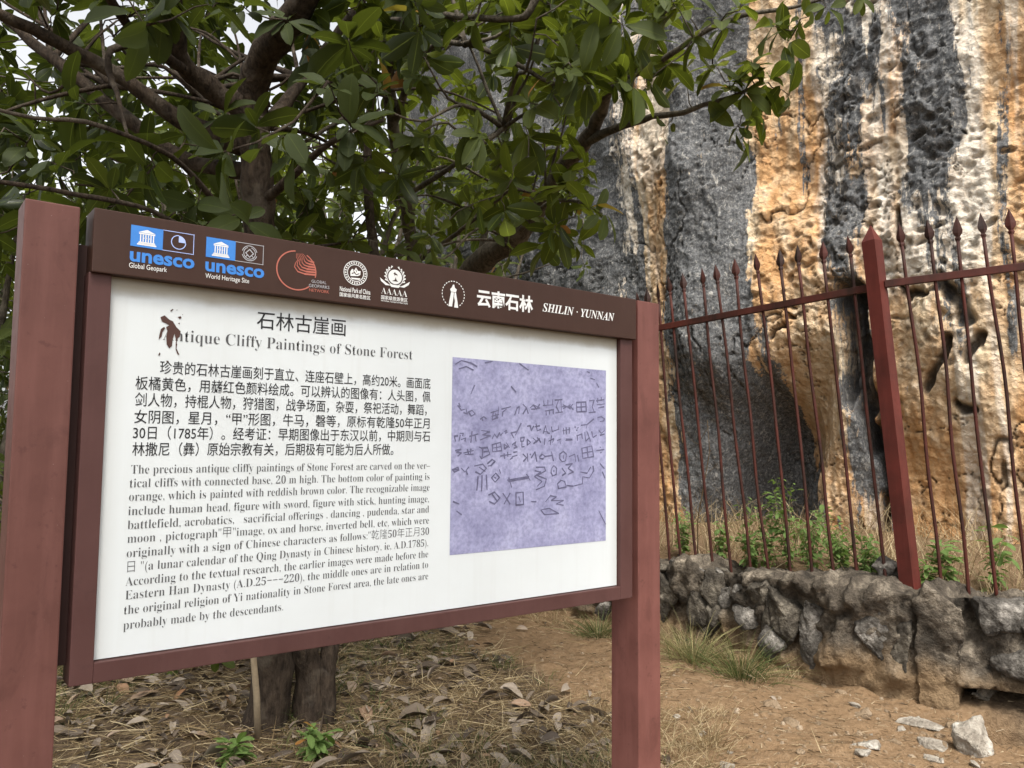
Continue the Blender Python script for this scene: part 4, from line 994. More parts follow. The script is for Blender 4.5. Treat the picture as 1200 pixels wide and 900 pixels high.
def grow(name, label, base, limbs, targets, bark, leafm, size, hue0=.4, group=None, per=(6, 9), tw=.006, cat='tree'):
    """limbs: list of ([(x,y,z)...], [radii]); targets: twig tips"""
    root = empty(name, tuple(base)); tag(root, label, cat, group)
    B = np.array(base); mb = MB(); nodes = []
    for pts, rad in limbs:
        pts = [np.array(p_, float) for p_ in pts]; fine = []; fr = []
        for i in range(len(pts) - 1):                         # Catmull-Rom
            p0_, p1_, p2_, p3_ = pts[max(i-1, 0)], pts[i], pts[i+1], pts[min(i+2, len(pts)-1)]
            ns = max(3, int(np.linalg.norm(p2_ - p1_) / .08))
            for j in range(ns):
                t = j / ns; fine.append(.5 * ((2*p1_) + (-p0_+p2_)*t + (2*p0_-5*p1_+4*p2_-p3_)*t*t + (-p0_+3*p1_-3*p2_+p3_)*t**3)); fr.append(rad[i] + (rad[i+1] - rad[i]) * t)
        fine.append(pts[-1]); fr.append(rad[-1])
        jit = [np.array([rt.gauss(0, 1), rt.gauss(0, 1), rt.gauss(0, 1)]) * r_ * .10 for r_ in fr]
        fine = [a_ + b_ for a_, b_ in zip(fine, jit)]; fr = [r_ * rt.uniform(.92, 1.1) for r_ in fr]
        mb.tube([tuple(a_ - B) for a_ in fine], fr, 10 if fr[0] > .03 else 7)
        nodes += [a_ for a_, r_ in zip(fine, fr) if r_ < .075] or fine[len(fine) // 2:]
    NO = np.array(nodes); lv = []; tw_mb = MB()
    targets = sorted(targets, key=lambda t: float(np.min(np.linalg.norm(NO - t[0], axis=1))))
    for t_, sc_, n_ in targets:
        d_ = np.linalg.norm(NO - t_, axis=1); i = int(np.argmin(d_)); a_ = NO[i]; L = d_[i]
        mid1 = a_ + (t_ - a_) * .35 + rng.normal(0, .09, 3) * L + np.array([0, 0, -.05 * L]); mid2 = a_ + (t_ - a_) * .7 + rng.normal(0, .07, 3) * L + np.array([0, 0, -.04 * L])
        pts = [a_, mid1, mid2, t_]; r0 = tw * min(1.6, .6 + L)
        fine = []
        for k in range(7):
            s_ = k / 6; f_ = s_ * 3; q_ = int(min(2, f_)); fr_ = f_ - q_; fine.append(pts[q_] * (1 - fr_) + pts[q_ + 1] * fr_)
        tw_mb.tube([tuple(x_ - B) for x_ in fine], [r0 * (1 - .6 * k / 6) for k in range(7)], 5)
        NO = np.concatenate([NO, np.array(fine[2:])])
        axis = (t_ - mid2); axis = axis / (np.linalg.norm(axis) + 1e-6) + np.array([0, 0, .35])
        whorl(lv, t_ - B, axis, n_ or rt.randint(*per), size * sc_, hue0)
        if L > .3:
            for x_ in (fine[3], fine[4], fine[5]):
                if rt.random() < .6: whorl(lv, x_ - B, axis + rng.normal(0, .6, 3), 2, size * sc_ * .9, hue0)
    tr = mb.build('trunk', bark, root, smooth=True)
    tm = tw_mb.build('twigs', bark, root, smooth=True)
    leaves_mesh('crown', lv, leafm, root)
    return root
def px(*rows): return [at(x, y, Y) for x, y, Y in rows]
def cloud(n, x0, x1, y0, y1, d0, d1, keep=None, sc=(.8, 1.1)):
    out = []
    while len(out) < n:
        x, y = rt.uniform(x0, x1), rt.uniform(y0, y1)
        if keep and not keep(x, y): continue
        out.append((at(x, y, rt.uniform(d0, d1)), rt.uniform(*sc), None))
    return out
# --- main tree: double trunk behind the sign
tb = at_z(345, 846, 0.0)
limbs = [
    ([tb + np.array([.1, 0.05, -.15])] + px((362, 800, tb[1] + .06), (357, 690, 4.36), (346, 560, 4.32), (328, 450, 4.25), (312, 330, 4.2), (303, 240, 4.15), (298, 165, 4.1), (296, 120, 4.05)), [.11, .078, .076, .08, .083, .085, .083, .08, .082]),
    ([tb + np.array([-.15, -.05, -.15])] + px((318, 800, tb[1] - .05), (312, 690, 4.25), (308, 560, 4.25), (312, 450, 4.25), (310, 330, 4.25)), [.14, .105, .098, .09, .08, .06]),
    ([tb + np.array([.16, .05, -.15])] + px((385, 770, 4.5), (410, 640, 4.7), (430, 480, 5.0), (440, 330, 5.2), (430, 200, 5.4), (440, 60, 5.4)), [.06, .05, .045, .04, .035, .03, .02]),
    (px((296, 130, 4.08), (300, 88, 4.0), (322, 45, 3.85), (352, 5, 3.7), (390, -70, 3.5), (430, -190, 3.2), (440, -330, 3.0)), [.085, .078, .072, .066, .055, .04, .025]),
    (px((298, 140, 4.1), (262, 112, 4.0), (226, 88, 3.9), (210, 62, 3.8), (205, 25, 3.7), (200, -30, 3.5), (170, -140, 3.2), (150, -300, 2.9)), [.075, .062, .052, .045, .04, .035, .03, .02]),
    (px((300, 175, 4.15), (230, 150, 4.1), (180, 118, 4.0), (130, 82, 3.9), (70, 52, 3.75), (20, 25, 3.6), (-60, -10, 3.4), (-160, -60, 3.2)), [.06, .05, .042, .036, .032, .028, .022, .015]),
    (px((302, 205, 4.2), (215, 185, 4.25), (150, 140, 4.25), (95, 95, 4.3), (40, 50, 4.4), (-20, 0, 4.5), (-100, -60, 4.6)), [.05, .042, .038, .034, .03, .025, .018]),
    (px((305, 150, 4.1), (340, 115, 4.3), (372, 70, 4.5), (410, 20, 4.6), (470, -60, 4.7)), [.05, .035, .03, .026, .018]),
    (px((312, 330, 4.2), (270, 260, 3.9), (215, 195, 3.5), (170, 168, 3.2), (100, 143, 3.0), (40, 138, 2.9), (-40, 120, 2.8)), [.03, .018, .012, .010, .009, .008, .006]),
    (px((312, 360, 4.2), (240, 290, 3.7), (180, 248, 3.3), (90, 228, 3.0), (0, 213, 2.8), (-60, 205, 2.7)), [.025, .014, .011, .010, .009, .007]),
    (px((205, 45, 3.75), (130, 60, 3.6), (140, 120, 3.4), (150, 160, 3.3)), [.03, .016, .010, .006]),
    (px((303, 240, 4.15), (350, 200, 3.9), (390, 165, 3.7), (450, 140, 3.6)), [.03, .02, .014, .008]),
    (px((226, 88, 3.9), (160, 40, 3.5), (120, -20, 3.1), (90, -120, 2.6)), [.03, .022, .018, .012]),
    ([np.array(p_) for p_ in [at(440, -330, 3.0), (-.3, 1.9, 4.1), (-.2, .9, 4.3), (-.1, 0, 4.3)]], [.025, .02, .016, .01]),
    ([np.array(p_) for p_ in [at(150, -300, 2.9), (-1.6, 1.6, 3.9), (-1.8, .6, 4.1), (-1.9, -.4, 4.1)]], [.02, .018, .015, .01]),
]
tg = cloud(190, -90, 420, -90, 325, 4.6, 7.0) + cloud(14, -120, 300, 120, 300, 3.3, 4.0) + cloud(40, 330, 520, -90, 120, 3.4, 5.4) + cloud(16, 0, 300, -80, 20, 3.2, 4) + cloud(60, -60, 290, 25, 150, 4.8, 7.5)
tg += [(at(x, y, d), s_, n_) for x, y, d, s_, n_ in [(262, 178, 2.75, .95, 9), (300, 150, 3.6, 1.1, 8), (170, 30, 2.9, .9, 7), (385, 95, 3.1, .8, 6), (410, 145, 3.3, .9, 8), (60, 190, 3.2, .8, 7), (130, 220, 3.2, .8, 7), (245, 5, 3.0, .8, 5), (340, 180, 3.5, .9, 8), (235, 265, 3.6, .9, 8), (90, 120, 3.3, .9, 8)]]
tg += [(np.array([rt.uniform(-3.4, .9), rt.uniform(-1.2, 2.6), rt.uniform(3.5, 5.2)]), 1.0, None) for _ in range(190)]  # overhead leaves out of view, added to shade the scene below
tg += [(np.array([rt.uniform(-3.6, .4), rt.uniform(2.6, 5.5), rt.uniform(4.3, 5.8)]), 1.0, None) for _ in range(70)]
for _ in range(34):
    x, y, d = rt.choice([(298, 150, 4.2), (230, 110, 4.1), (130, 100, 4.2), (310, 300, 4.25), (350, 90, 4.4), (60, 70, 4.4)])
    a_ = rt.uniform(-.5, 3.6); L_ = rt.uniform(90, 260); x1, y1 = x + math.cos(a_) * L_, y - math.sin(a_) * L_ * .7; d1 = d + rt.uniform(-.3, 1.4)
    limbs.append((px((x, y, d), (x + (x1 - x) * .35, y + (y1 - y) * .35 + rt.uniform(-20, 20), d + (d1 - d) * .35), (x + (x1 - x) * .7, y + (y1 - y) * .7 + rt.uniform(-25, 25), d + (d1 - d) * .7), (x1, y1, d1)), [rt.uniform(.012, .024), .011, .008, .005]))
grow('broadleaf_tree', 'broad-leaved tree with twin dark trunks behind the sign and limbs forking left', tb, limbs, tg, BARK, LEAF, .2, .42)
# --- leaning tree to the right, its arm crossing the cliff
rb_ = np.array([at(505, 600, 7.3)[0], 7.3, 0.0])
limbs = [
    ([rb_ + np.array([0, 0, -.2])] + px((505, 640, 7.25), (508, 480, 7.0), (522, 380, 6.7), (556, 314, 6.3), (600, 282, 5.9), (640, 228, 5.5), (672, 180, 5.1), (695, 150, 4.8), (712, 105, 4.5), (715, 40, 4.3), (700, -40, 4.1)), [.15, .13, .12, .105, .095, .085, .07, .055, .042, .03, .024, .016]),
    (px((682, 168, 4.95), (722, 150, 4.6), (765, 137, 4.3), (800, 132, 4.1), (835, 120, 4.0), (862, 112, 3.95), (885, 100, 3.9)), [.035, .022, .017, .014, .012, .010, .007]),
    (px((706, 112, 4.5), (745, 88, 4.3), (785, 65, 4.1), (820, 40, 4.0), (870, 18, 3.9), (930, 8, 3.8), (1000, -12, 3.7)), [.026, .018, .016, .014, .012, .009, .005]),
    (px((508, 480, 7.0), (492, 350, 6.6), (470, 200, 6.0), (455, 90, 5.4), (470, -20, 4.8), (520, -120, 4.5)), [.075, .06, .05, .042, .032, .02]),
    (px((462, 140, 5.7), (500, 60, 4.9), (545, 52, 4.5), (600, 72, 4.3), (648, 98, 4.2), (690, 92, 4.25)), [.032, .018, .016, .014, .011, .008]),
    (px((430, 20, 5.2), (470, 24, 4.5), (510, 18, 4.2), (545, 20, 4.0), (600, 22, 3.9), (622, 12, 3.85), (640, -40, 3.8)), [.022, .02, .018, .017, .017, .02, .016]),
    (px((605, 275, 5.85), (640, 240, 5.0), (668, 235, 4.4), (690, 240, 4.0)), [.022, .014, .010, .006]),
    (px((475, 230, 6.1), (530, 195, 5.2), (590, 150, 4.5), (640, 120, 4.0)), [.024, .016, .012, .008]),
    (px((485, 310, 6.5), (540, 270, 5.5), (600, 220, 4.8)), [.022, .015, .008]),
    (px((455, 100, 5.5), (400, 140, 5.0), (350, 170, 4.6)), [.022, .015, .008]),
    (px((560, 312, 6.2), (575, 240, 6.0), (590, 170, 5.8), (610, 100, 5.6), (640, 20, 5.4)), [.03, .024, .018, .013, .008]),
]
def keepr(x, y): return (x < 700 - max(0, y - 60) * .12) and not (x > 560 and y > 262 and rt.random() < .75)
tg = cloud(200, 380, 715, -80, 322, 3.9, 6.8, keepr) + cloud(45, 640, 800, -60, 110, 3.5, 4.5)
tg += [(at(x, y, d), s_, n_) for x, y, d, s_, n_ in [
    (690, 236, 4.0, .95, 8), (668, 215, 4.1, .9, 7), (706, 250, 3.95, .85, 6), (650, 265, 4.2, .9, 7), (675, 285, 4.3, .9, 6), (690, 195, 4.1, .8, 5), (730, 30, 3.5, 1.0, 8), (770, 20, 3.6, 1, 8), (812, 45, 3.7, .9, 8), (845, 25, 3.7, .9, 8),
    (880, 70, 3.8, .9, 8), (872, 108, 3.9, .95, 9), (900, 96, 3.9, .9, 8), (925, 112, 3.9, .85, 6), (922, 50, 3.8, .85, 7), (938, 22, 3.7, .85, 7), (888, 135, 3.95, .9, 8), (862, 150, 3.95, .85, 5), (880, 160, 3.95, .8, 4), (780, 150, 4.15, .7, 3), (968, 8, 3.7, .8, 6), (1012, -8, 3.6, .8, 6),
    (835, 75, 3.9, .9, 7), (800, 90, 4.0, .9, 6), (745, 85, 4.1, .9, 7), (855, 95, 3.9, .9, 7), (905, 30, 3.7, .9, 7), (700, 60, 3.9, 1, 8), (660, 40, 3.8, 1, 8), (620, 120, 4.0, 1, 8), (560, 160, 4.0, 1, 8), (600, 210, 4.2, 1, 7), (790, 5, 3.6, 1, 8), (870, 0, 3.6, 1, 8)]]
for _ in range(34):
    x, y, d = rt.choice([(470, 200, 6.0), (455, 90, 5.4), (600, 282, 5.9), (640, 228, 5.5), (490, 340, 6.5), (545, 52, 4.5), (590, 150, 4.5)])
    a_ = rt.uniform(-.3, 3.4); L_ = rt.uniform(70, 190); x1, y1 = x + math.cos(a_) * L_, y - math.sin(a_) * L_ * .7; d1 = d + rt.uniform(-1.0, .4)
    if x1 > 700: continue
    limbs.append((px((x, y, d), (x + (x1 - x) * .35, y + (y1 - y) * .35 + rt.uniform(-20, 20), d + (d1 - d) * .35), (x + (x1 - x) * .7, y + (y1 - y) * .7 + rt.uniform(-25, 25), d + (d1 - d) * .7), (x1, y1, d1)), [rt.uniform(.012, .022), .010, .007, .004]))
grow('broadleaf_tree', 'slender leaning tree whose leafy arm reaches right across the cliff', rb_, limbs, tg, BARKG, LEAF2, .175, .4, tw=.0055)
# --- undergrowth trees at the left, behind
bgl = ['bushy young tree with grey stems at the left edge behind the post', 'thin multi-stemmed tree left of the twin trunks, far behind the sign', 'pale-stemmed tree just behind the twin trunks', 'leafy tree standing deepest behind the header board', 'dense tree between the twin trunks and the leaning tree',
       'dark leafy tree filling the strip left of the left sign post', 'rounded tree far back beyond the left end of the cliff', 'low wide tree far back behind the left sign post',
       'leafy tree in the second row behind the first emblem of the header', 'broad bushy tree in the second row at the far left', 'tall leafy tree at the left end of the grey cliff']
for i, (x, Y, hgt, sprd, nt_) in enumerate([(-4.4, 6.6, 3.9, .75, 90), (-3.0, 8.0, 3.9, .75, 85), (-1.7, 7.2, 4.4, .7, 70), (-2.6, 11.0, 4.6, 1.0, 110), (-.6, 9.0, 4.6, .8, 90), (-5.6, 8.4, 4.0, .9, 150), (-4.6, 14.0, 6.4, 1.8, 300), (-9.4, 14.0, 5.6, 2.0, 300), (-3.6, 9.6, 5.2, 1.0, 220), (-7.2, 10.5, 5.6, 1.3, 260), (-1.9, 10.6, 5.6, 1.0, 220)]):
    bs_ = np.array([x, Y, ground_z(np.array([x]), np.array([Y]))[0]]); limbs = []
    for k in range(5):
        a_ = rt.uniform(0, 6.28); sp = rt.uniform(.4, 1.2); pts = [bs_ + np.array([math.cos(a_) * .08, math.sin(a_) * .08, -.1])]
        for t in (.25, .5, .75, 1): pts.append(bs_ + np.array([math.cos(a_) * sp * t ** 1.3 + rt.gauss(0, .06), math.sin(a_) * sp * t ** 1.3 + rt.gauss(0, .06), hgt * t * rt.uniform(.85, 1)]))
        limbs.append((pts, [.05, .042, .034, .022, .01]))
    tg = [(bs_ + np.array([rt.gauss(0, sprd), rt.gauss(0, sprd * .9), rt.uniform(.12, 1.08) * hgt]), rt.uniform(.8, 1.1) * (1.5 if Y > 12 else 1), None) for _ in range(nt_)]
    grow('background_tree', bgl[i], bs_, limbs, tg, BARKG, LEAF if i % 2 else LEAF2, .19, .45, 'trees behind the sign')
for i, (x, Y) in enumerate([(-3.1, 5.2), (-2.1, 5.4), (-4.4, 5.0)]):
    bs_ = np.array([x, Y, 0.0]); limbs = [([bs_ - np.array([0, 0, .1])] + [bs_ + np.array([rt.gauss(0, .3) * t, rt.gauss(0, .3) * t, 1.3 * t]) for t in (.3, .6, 1)], [.015, .012, .009, .005]) for _ in range(7)]
    tg = [(bs_ + np.array([rt.gauss(0, .4), rt.gauss(0, .4), rt.uniform(.1, 1.5)]), rt.uniform(.6, 1), None) for _ in range(80)]
    grow('shrub', ['head-high leafy shrub left of the left sign post', 'low shrub in the gap behind the left post', 'shrub at the very left edge of the undergrowth'][i], bs_, limbs, tg, BARKG, LEAF2, .12, .5, cat='shrub')

# ================================================================== UNDERGROWTH AND LITTER
def blade_field(name, pts, lens, widths, dirs, bends, mat_, hues, parent=None):
    """grass blades: 4-row tapering strips"""
    n = len(pts); P = np.array(pts, float); D_ = np.array(dirs, float); D_ /= np.linalg.norm(D_, axis=1)[:, None]
    L = np.array(lens)[:, None]; Wd = np.array(widths)[:, None]; B = np.array(bends, float)
    sd = np.cross(D_, np.array([.3, .5, .81])[None]); sd /= (np.linalg.norm(sd, axis=1)[:, None] + 1e-9)
    r_ = np.random.default_rng(9); ang = r_.random(n)[:, None] * 6.28; s2 = np.cross(D_, sd); sd = sd * np.cos(ang) + s2 * np.sin(ang)
    V = np.empty((n, 5, 2, 3))
    for i, t in enumerate((0, .3, .6, .85, 1.0)):
        c_ = P + D_ * L * t + B * L * t * t; hw = Wd * (1 - t ** 1.6) / 2 + .0002
        V[:, i, 0] = c_ - sd * hw; V[:, i, 1] = c_ + sd * hw
    idx = np.arange(n * 10).reshape(n, 5, 2)
    q = np.stack([idx[:, :-1, 0], idx[:, :-1, 1], idx[:, 1:, 1], idx[:, 1:, 0]], -1).reshape(-1, 4)
    return mesh_np(name, V.reshape(-1, 3), q, mat_, parent, True, {'hue': np.repeat(np.array(hues), 10)})
def grass_mat(name, stops):
    m, nt, nd, ln, p = mat(name); r = ramp(nt, stops); ln.new(attr(nt, 'hue'), r.inputs[0]); ln.new(r.outputs[0], p.inputs['Base Color'])
    p.inputs['Roughness'].default_value = .6; p.inputs['Specular IOR Level'].default_value = .25
    tr = nd.new('ShaderNodeBsdfTranslucent'); ln.new(r.outputs[0], tr.inputs[0]); mx = nd.new('ShaderNodeMixShader'); mx.inputs[0].default_value = .25
    ln.new(p.outputs[0], mx.inputs[1]); ln.new(tr.outputs[0], mx.inputs[2]); ln.new(mx.outputs[0], nd['Material Output'].inputs['Surface']); return m
STRAW = grass_mat('straw', [(0, (.13, .085, .04)), (.5, (.3, .22, .115)), (1, (.5, .41, .25))])
DEBRIS = grass_mat('dry_chips', [(0, (.06, .038, .022)), (.5, (.2, .14, .08)), (1, (.42, .33, .21))])
GREEN = grass_mat('green_grass', [(0, (.035, .058, .015)), (.6, (.08, .11, .03)), (1, (.28, .24, .11))])
rg = np.random.default_rng(33)
# litter density follows the bare path
def scatter(n, x0, x1, y0, y1, pth):
    out = []
    while len(out) < n:
        k = n * 3; X = rg.uniform(x0, x1, k); Y = rg.uniform(y0, y1, k)
        sdp = poly_sd(X, Y, PATHW) + .25 * fbm(X * 1.7, Y * 1.7, o=3, seed=21); wd = wall_sd(X, Y)
        pr = np.where(sdp > .05, pth, np.where(sdp > -.15, .5, 1.0)) * (wd > .12)
        ok = rg.random(k) < pr; out += list(zip(X[ok], Y[ok]))
    out = np.array(out[:n]); return out, ground_z(out[:, 0], out[:, 1])
# fallen leaves
m, nt, nd, ln, p = mat('dead_leaf')
r = ramp(nt, [(0, (.035, .024, .018)), (.35, (.115, .085, .06)), (.7, (.25, .205, .16)), (.9, (.36, .3, .235)), (1, (.27, .13, .055))]); ln.new(attr(nt, 'hue'), r.inputs[0])
nn = noise(nt, 60, 3, .6, objco(nt)); c = mixc(nt, mth(nt, 'MULTIPLY', nn.outputs[0], .5), r.outputs[0], (.09, .07, .05))
vein = mth(nt, 'LESS_THAN', mth(nt, 'ABSOLUTE', attr(nt, 'lu')), .06); c = mixc(nt, mth(nt, 'MULTIPLY', vein, .4), c, (.4, .34, .26))
ln.new(c, p.inputs['Base Color']); p.inputs['Roughness'].default_value = .7; p.inputs['Specular IOR Level'].default_value = .3
DEAD = m
pts, gzv = scatter(4000, -4.2, 2.0, 2.8, 9.0, .012); lv = []
for (x, y), zz in zip(pts, gzv):
    a_ = rt.uniform(0, 6.28); d = (math.cos(a_), math.sin(a_), rt.gauss(.05, .16)); up = (rt.gauss(0, .35), rt.gauss(0, .35), 1)
    L = rt.choice([.03, .045, .06, .08, .1, .13, .17]) * rt.uniform(.7, 1.2)
    lv.append(((x, y, zz + rt.uniform(.004, .045)), d, up, L, L * rt.uniform(.22, .52), rt.random() ** 1.15))
lo = leaves_mesh('fallen_leaves', lv, DEAD, None, droop=.4, fold=.75)
tag(lo, 'brown and grey fallen leaves littering the earth under the tree', 'leaf litter', kind='stuff')
# straw lying around
def lay(n, box, pth, lmin, lmax, lift=.02):
    pts, gzv = scatter(n, *box, pth); a_ = rg.uniform(0, 6.28, n)
    P = np.column_stack([pts, gzv + rg.uniform(.002, lift, n)]); d = np.column_stack([np.cos(a_), np.sin(a_), rg.normal(.05, .14, n)])
    return P, rg.uniform(lmin, lmax, n), d, rg.normal(0, .12, (n, 3)) * [1, 1, .4]
P, L, d, b = lay(20000, (-3.6, 1.6, 2.8, 8.2), .05, .05, .26, .03)
tag(blade_field('straw', P, L, rg.uniform(.002, .0055, len(P)), d, b, STRAW, rg.random(len(P))), 'dry straw scattered over the earth and path edges', 'straw', kind='stuff')
P, L, d, b = lay(9000, (-1.0, 4.6, 2.8, 7.5), 1.0, .012, .07, .006)
tag(blade_field('path_debris', P, L, rg.uniform(.002, .006, len(P)), d, b, DEBRIS, rg.random(len(P))), 'fine dry chips and broken stalks on the dirt path', 'debris', kind='stuff')
# low grass tufts at ground level
def tufts(centres, nper, lmin, lmax, spread, wmin=.002, wmax=.0045, lean=.55, hue=None):
    P, L, d, b = [], [], [], []
    for (x, y, zz, k) in centres:
        n = int(nper * k)
        for _ in range(n):
            a_ = rt.uniform(0, 6.28); r_ = abs(rt.gauss(0, spread)); t_ = abs(rt.gauss(0, lean))
            P.append((x + math.cos(a_) * r_, y + math.sin(a_) * r_, zz - .01)); d.append((math.cos(a_) * t_, math.sin(a_) * t_, 1)); L.append(rt.uniform(lmin, lmax) * (.6 + .4 * k)); b.append((math.cos(a_) * rt.uniform(.1, .5), math.sin(a_) * rt.uniform(.1, .5), -rt.uniform(.1, .55)))
    return P, L, d, b
cen = []
for _ in range(900):
    x, y = rt.uniform(-3.2, 1.4), rt.uniform(2.8, 8.0)
    f_ = float(fbm(np.array([x * 1.1]), np.array([y * 1.1]), o=2, seed=97)[0]); sdp = float(poly_sd(np.array([x]), np.array([y]), PATHW)[0])
    if f_ > -.1 and sdp < .08 and float(wall_sd(np.array([x]), np.array([y]))[0]) > .15: cen.append((x, y, gz1(x, y), rt.uniform(.5, 1)))
P, L, d, b = tufts(cen, 22, .06, .2, .06)
tag(blade_field('short_grass', P, L, rg.uniform(.002, .0045, len(P)), d, b, GREEN, rg.random(len(P)) ** 1.1), 'sparse short green grass between the fallen leaves', 'grass', kind='stuff')
# dry grass hugging the foot of the posts and path (lower right)
cen = []
for _ in range(150):
    q_ = at_z(rt.uniform(690, 850), rt.uniform(838, 930), 0); cen.append((q_[0], q_[1], gz1(q_[0], q_[1]), rt.uniform(.4, 1)))
for _ in range(110):
    q_ = at_z(rt.uniform(420, 720), rt.uniform(800, 930), 0); cen.append((q_[0], q_[1], gz1(q_[0], q_[1]), rt.uniform(.4, 1)))
for _ in range(120):
    u = rt.uniform(.55, 4.4); bb, _ = wall_frame(u); n = smooth_norm(u); o_ = rt.uniform(.02, .3) + wt_(u); x, y = bb[0] + n[0] * o_, bb[1] + n[1] * o_
    cen.append((x, y, gz1(x, y), rt.uniform(.5, 1.3)))
P, L, d, b = tufts(cen, 22, .07, .2, .06, lean=.9)
tag(blade_field('dry_grass', P, L, rg.uniform(.002, .004, len(P)), d, b, STRAW, rg.random(len(P))), 'dry bent grass at the wall foot and beside the right post', 'dry grass', kind='stuff')
# the big green tussock at the wall foot
def tussock(x, y, k, label, mixg):
    zz = gz1(x, y); P, L, d, b = tufts([(x, y, zz, 1)], int(430 * k), .14 * k + .07, .42 * k + .12, .12 * k, lean=.85)
    o = blade_field('grass_tussock', np.array(P) - np.array([x, y, zz]), L, rg.uniform(.0025, .005, len(P)), d, b, GREEN, np.clip(rg.normal(mixg, .3, len(P)), 0, 1)); o.location = (x, y, zz); tag(o, label, 'grass', 'grass tussocks at the wall foot')
for xx, yy, k, lb, mg in [(868, 786, .8, 'bushy green grass tussock against the dark wall right of the sign', .62), (812, 775, .75, 'straw-tipped grass tussock beside the right sign post', .95), (702, 742, .55, 'small green grass tussock left of the right sign post', .62)]:
    q_ = at_z(xx, yy, .03); tussock(q_[0], q_[1], k, lb, mg)
# terrace grasses
P, L, d, b, H_ = [], [], [], [], []
for _ in range(330):
    u = rt.uniform(-2.4, 5.0); v = abs(rt.gauss(.12, .22)) + .03 if rt.random() < .6 else rt.uniform(.45, .84)
    if v > .85: continue
    c_ = terrace(u, v); k = rt.randint(6, 16)
    for _ in range(k):
        a_ = rt.uniform(0, 6.28); t_ = abs(rt.gauss(0, .5)); P.append(c_ + np.array([rt.gauss(0, .05), rt.gauss(0, .05), -.02])); d.append((math.cos(a_) * t_, math.sin(a_) * t_, 1)); L.append(rt.uniform(.15, .62)); b.append((math.cos(a_) * rt.uniform(.1, .5), math.sin(a_) * rt.uniform(.1, .5), -rt.uniform(.05, .5)))
tag(blade_field('tall_dry_grass', P, L, rg.uniform(.003, .0075, len(P)), d, b, STRAW, rg.random(len(P)) ** .9), 'tall bleached grass behind the fence at the foot of the cliff', 'dry grass', kind='stuff')
# leafy weeds behind the bars
def weed(loc, h_, ns, lsize, label, group='green weeds behind the fence', hue=.5, name='weed'):
    root = empty(name, tuple(loc)); tag(root, label, 'plant', group); mb = MB(); lv = []
    for k in range(ns):
        a_ = rt.uniform(0, 6.28); le = rt.uniform(.05, .35); hh_ = h_ * rt.uniform(.55, 1); pts = []
        for i in range(6):
            t = i / 5; pts.append(Vector((math.cos(a_) * le * hh_ * t ** 1.4 + rt.gauss(0, .008), math.sin(a_) * le * hh_ * t ** 1.4 + rt.gauss(0, .008), hh_ * t - .02)))
        mb.tube(pts, [.004 - .0005 * i for i in range(6)], 5)
        for i in range(1, 6):
            whorl(lv, pts[i], (rt.gauss(0, .3), rt.gauss(0, .3), 1), 3 if i < 5 else 5, lsize, hue)
            whorl(lv, (pts[i] + pts[i - 1]) / 2, (rt.gauss(0, .3), rt.gauss(0, .3), 1), 2, lsize * .9, hue)
    mb.build('stem', GREEN_STEM, root, smooth=True); leaves_mesh('foliage', lv, WEED, root, droop=.35)
GREEN_STEM = flat_mat('weed_stem', (.12, .13, .05))
def plane_px(x, y, v, right=False):
    """terrace point seen at a photo column, v behind the fence"""
    n = NR_ if right else NL_; off = np.array([.71, .70, 0]) * v * 3.4
    q_ = at_plane(x, y, np.array(PL) + off, n); return q_
for x, v, right, h_, ns, ls, lb in [
    (925, .10, False, .72, 6, .07, 'tallest green weed behind the bars, in front of the dark hollow'), (900, .08, False, .46, 5, .065, 'leafy weed left of the tallest one behind the bars'), (950, .07, False, .5, 5, .065, 'weed right of the tallest one, against the orange rock foot'),
    (880, .06, False, .3, 6, .06, 'short weed at the wall edge below the dark hollow'), (985, .05, False, .3, 5, .06, 'low green weed on the wall top left of the fence post'), (1015, .08, False, .34, 5, .07, 'dark green weed just left of the fence post at the crevice foot'),
    (1105, .07, True, .3, 3, .10, 'broad-leaved weed between the first bars right of the post'), (1085, .06, True, .2, 2, .08, 'small broad-leaved weed beside the fence post'), (1165, .09, True, .42, 3, .09, 'broad-leaved weed near the right edge behind the bars'),
    (800, .12, False, .4, 5, .06, 'thin weed behind the far bars next to the sign post'), (845, .10, False, .3, 5, .06, 'little weed in front of the grey buttress')]:
    q_ = plane_px(x, 690, v, right); zz = .60 + .12 * v; weed((q_[0], q_[1], zz), h_, ns, ls, lb)
for i in range(12):
    x = rt.uniform(785, 1045); q_ = plane_px(x, 690, rt.uniform(.03, .3), x > 1060); v_ = .1
    weed((q_[0], q_[1], .62), rt.uniform(.2, .5), rt.randint(2, 4), .055, 'thin green weed among the dry grass at the cliff foot', 'thin weeds at the cliff foot', .45)
# saplings in the litter
for x, y, h_, lb in [(372, 882, .16, 'bright green sapling at the foot of the twin trunks'), (276, 893, .12, 'bright green seedling near the bottom edge left of the trunks')]:
    q_ = at_z(x, y, 0); weed((q_[0], q_[1], gz1(q_[0], q_[1])), h_, 5, .075, lb, 'seedlings in the leaf litter', .8, 'seedling')
# dry stalk in front of the grey buttress
q_ = plane_px(818, 690, .05); mb = MB(); st = empty('dry_stalk', (q_[0], q_[1], .6)); tag(st, 'thin dry stalk rising behind the far bars', 'plant')
mb.tube([(0, 0, -.05), (.0, 0, .3), (.05, -.03, .6), (.09, -.05, .85), (.07, -.06, 1.1)], [.005, .005, .004, .003, .002], 5)
for t in (.4, .62, .8, .95): mb.tube([(.03, -.02, t), (.03 + rt.uniform(-.1, .1), -.02, t + .1), (.03 + rt.uniform(-.16, .16), -.03, t + .14)], [.003, .002, .001], 4)
mb.build('stem', STRAW, st, smooth=True)

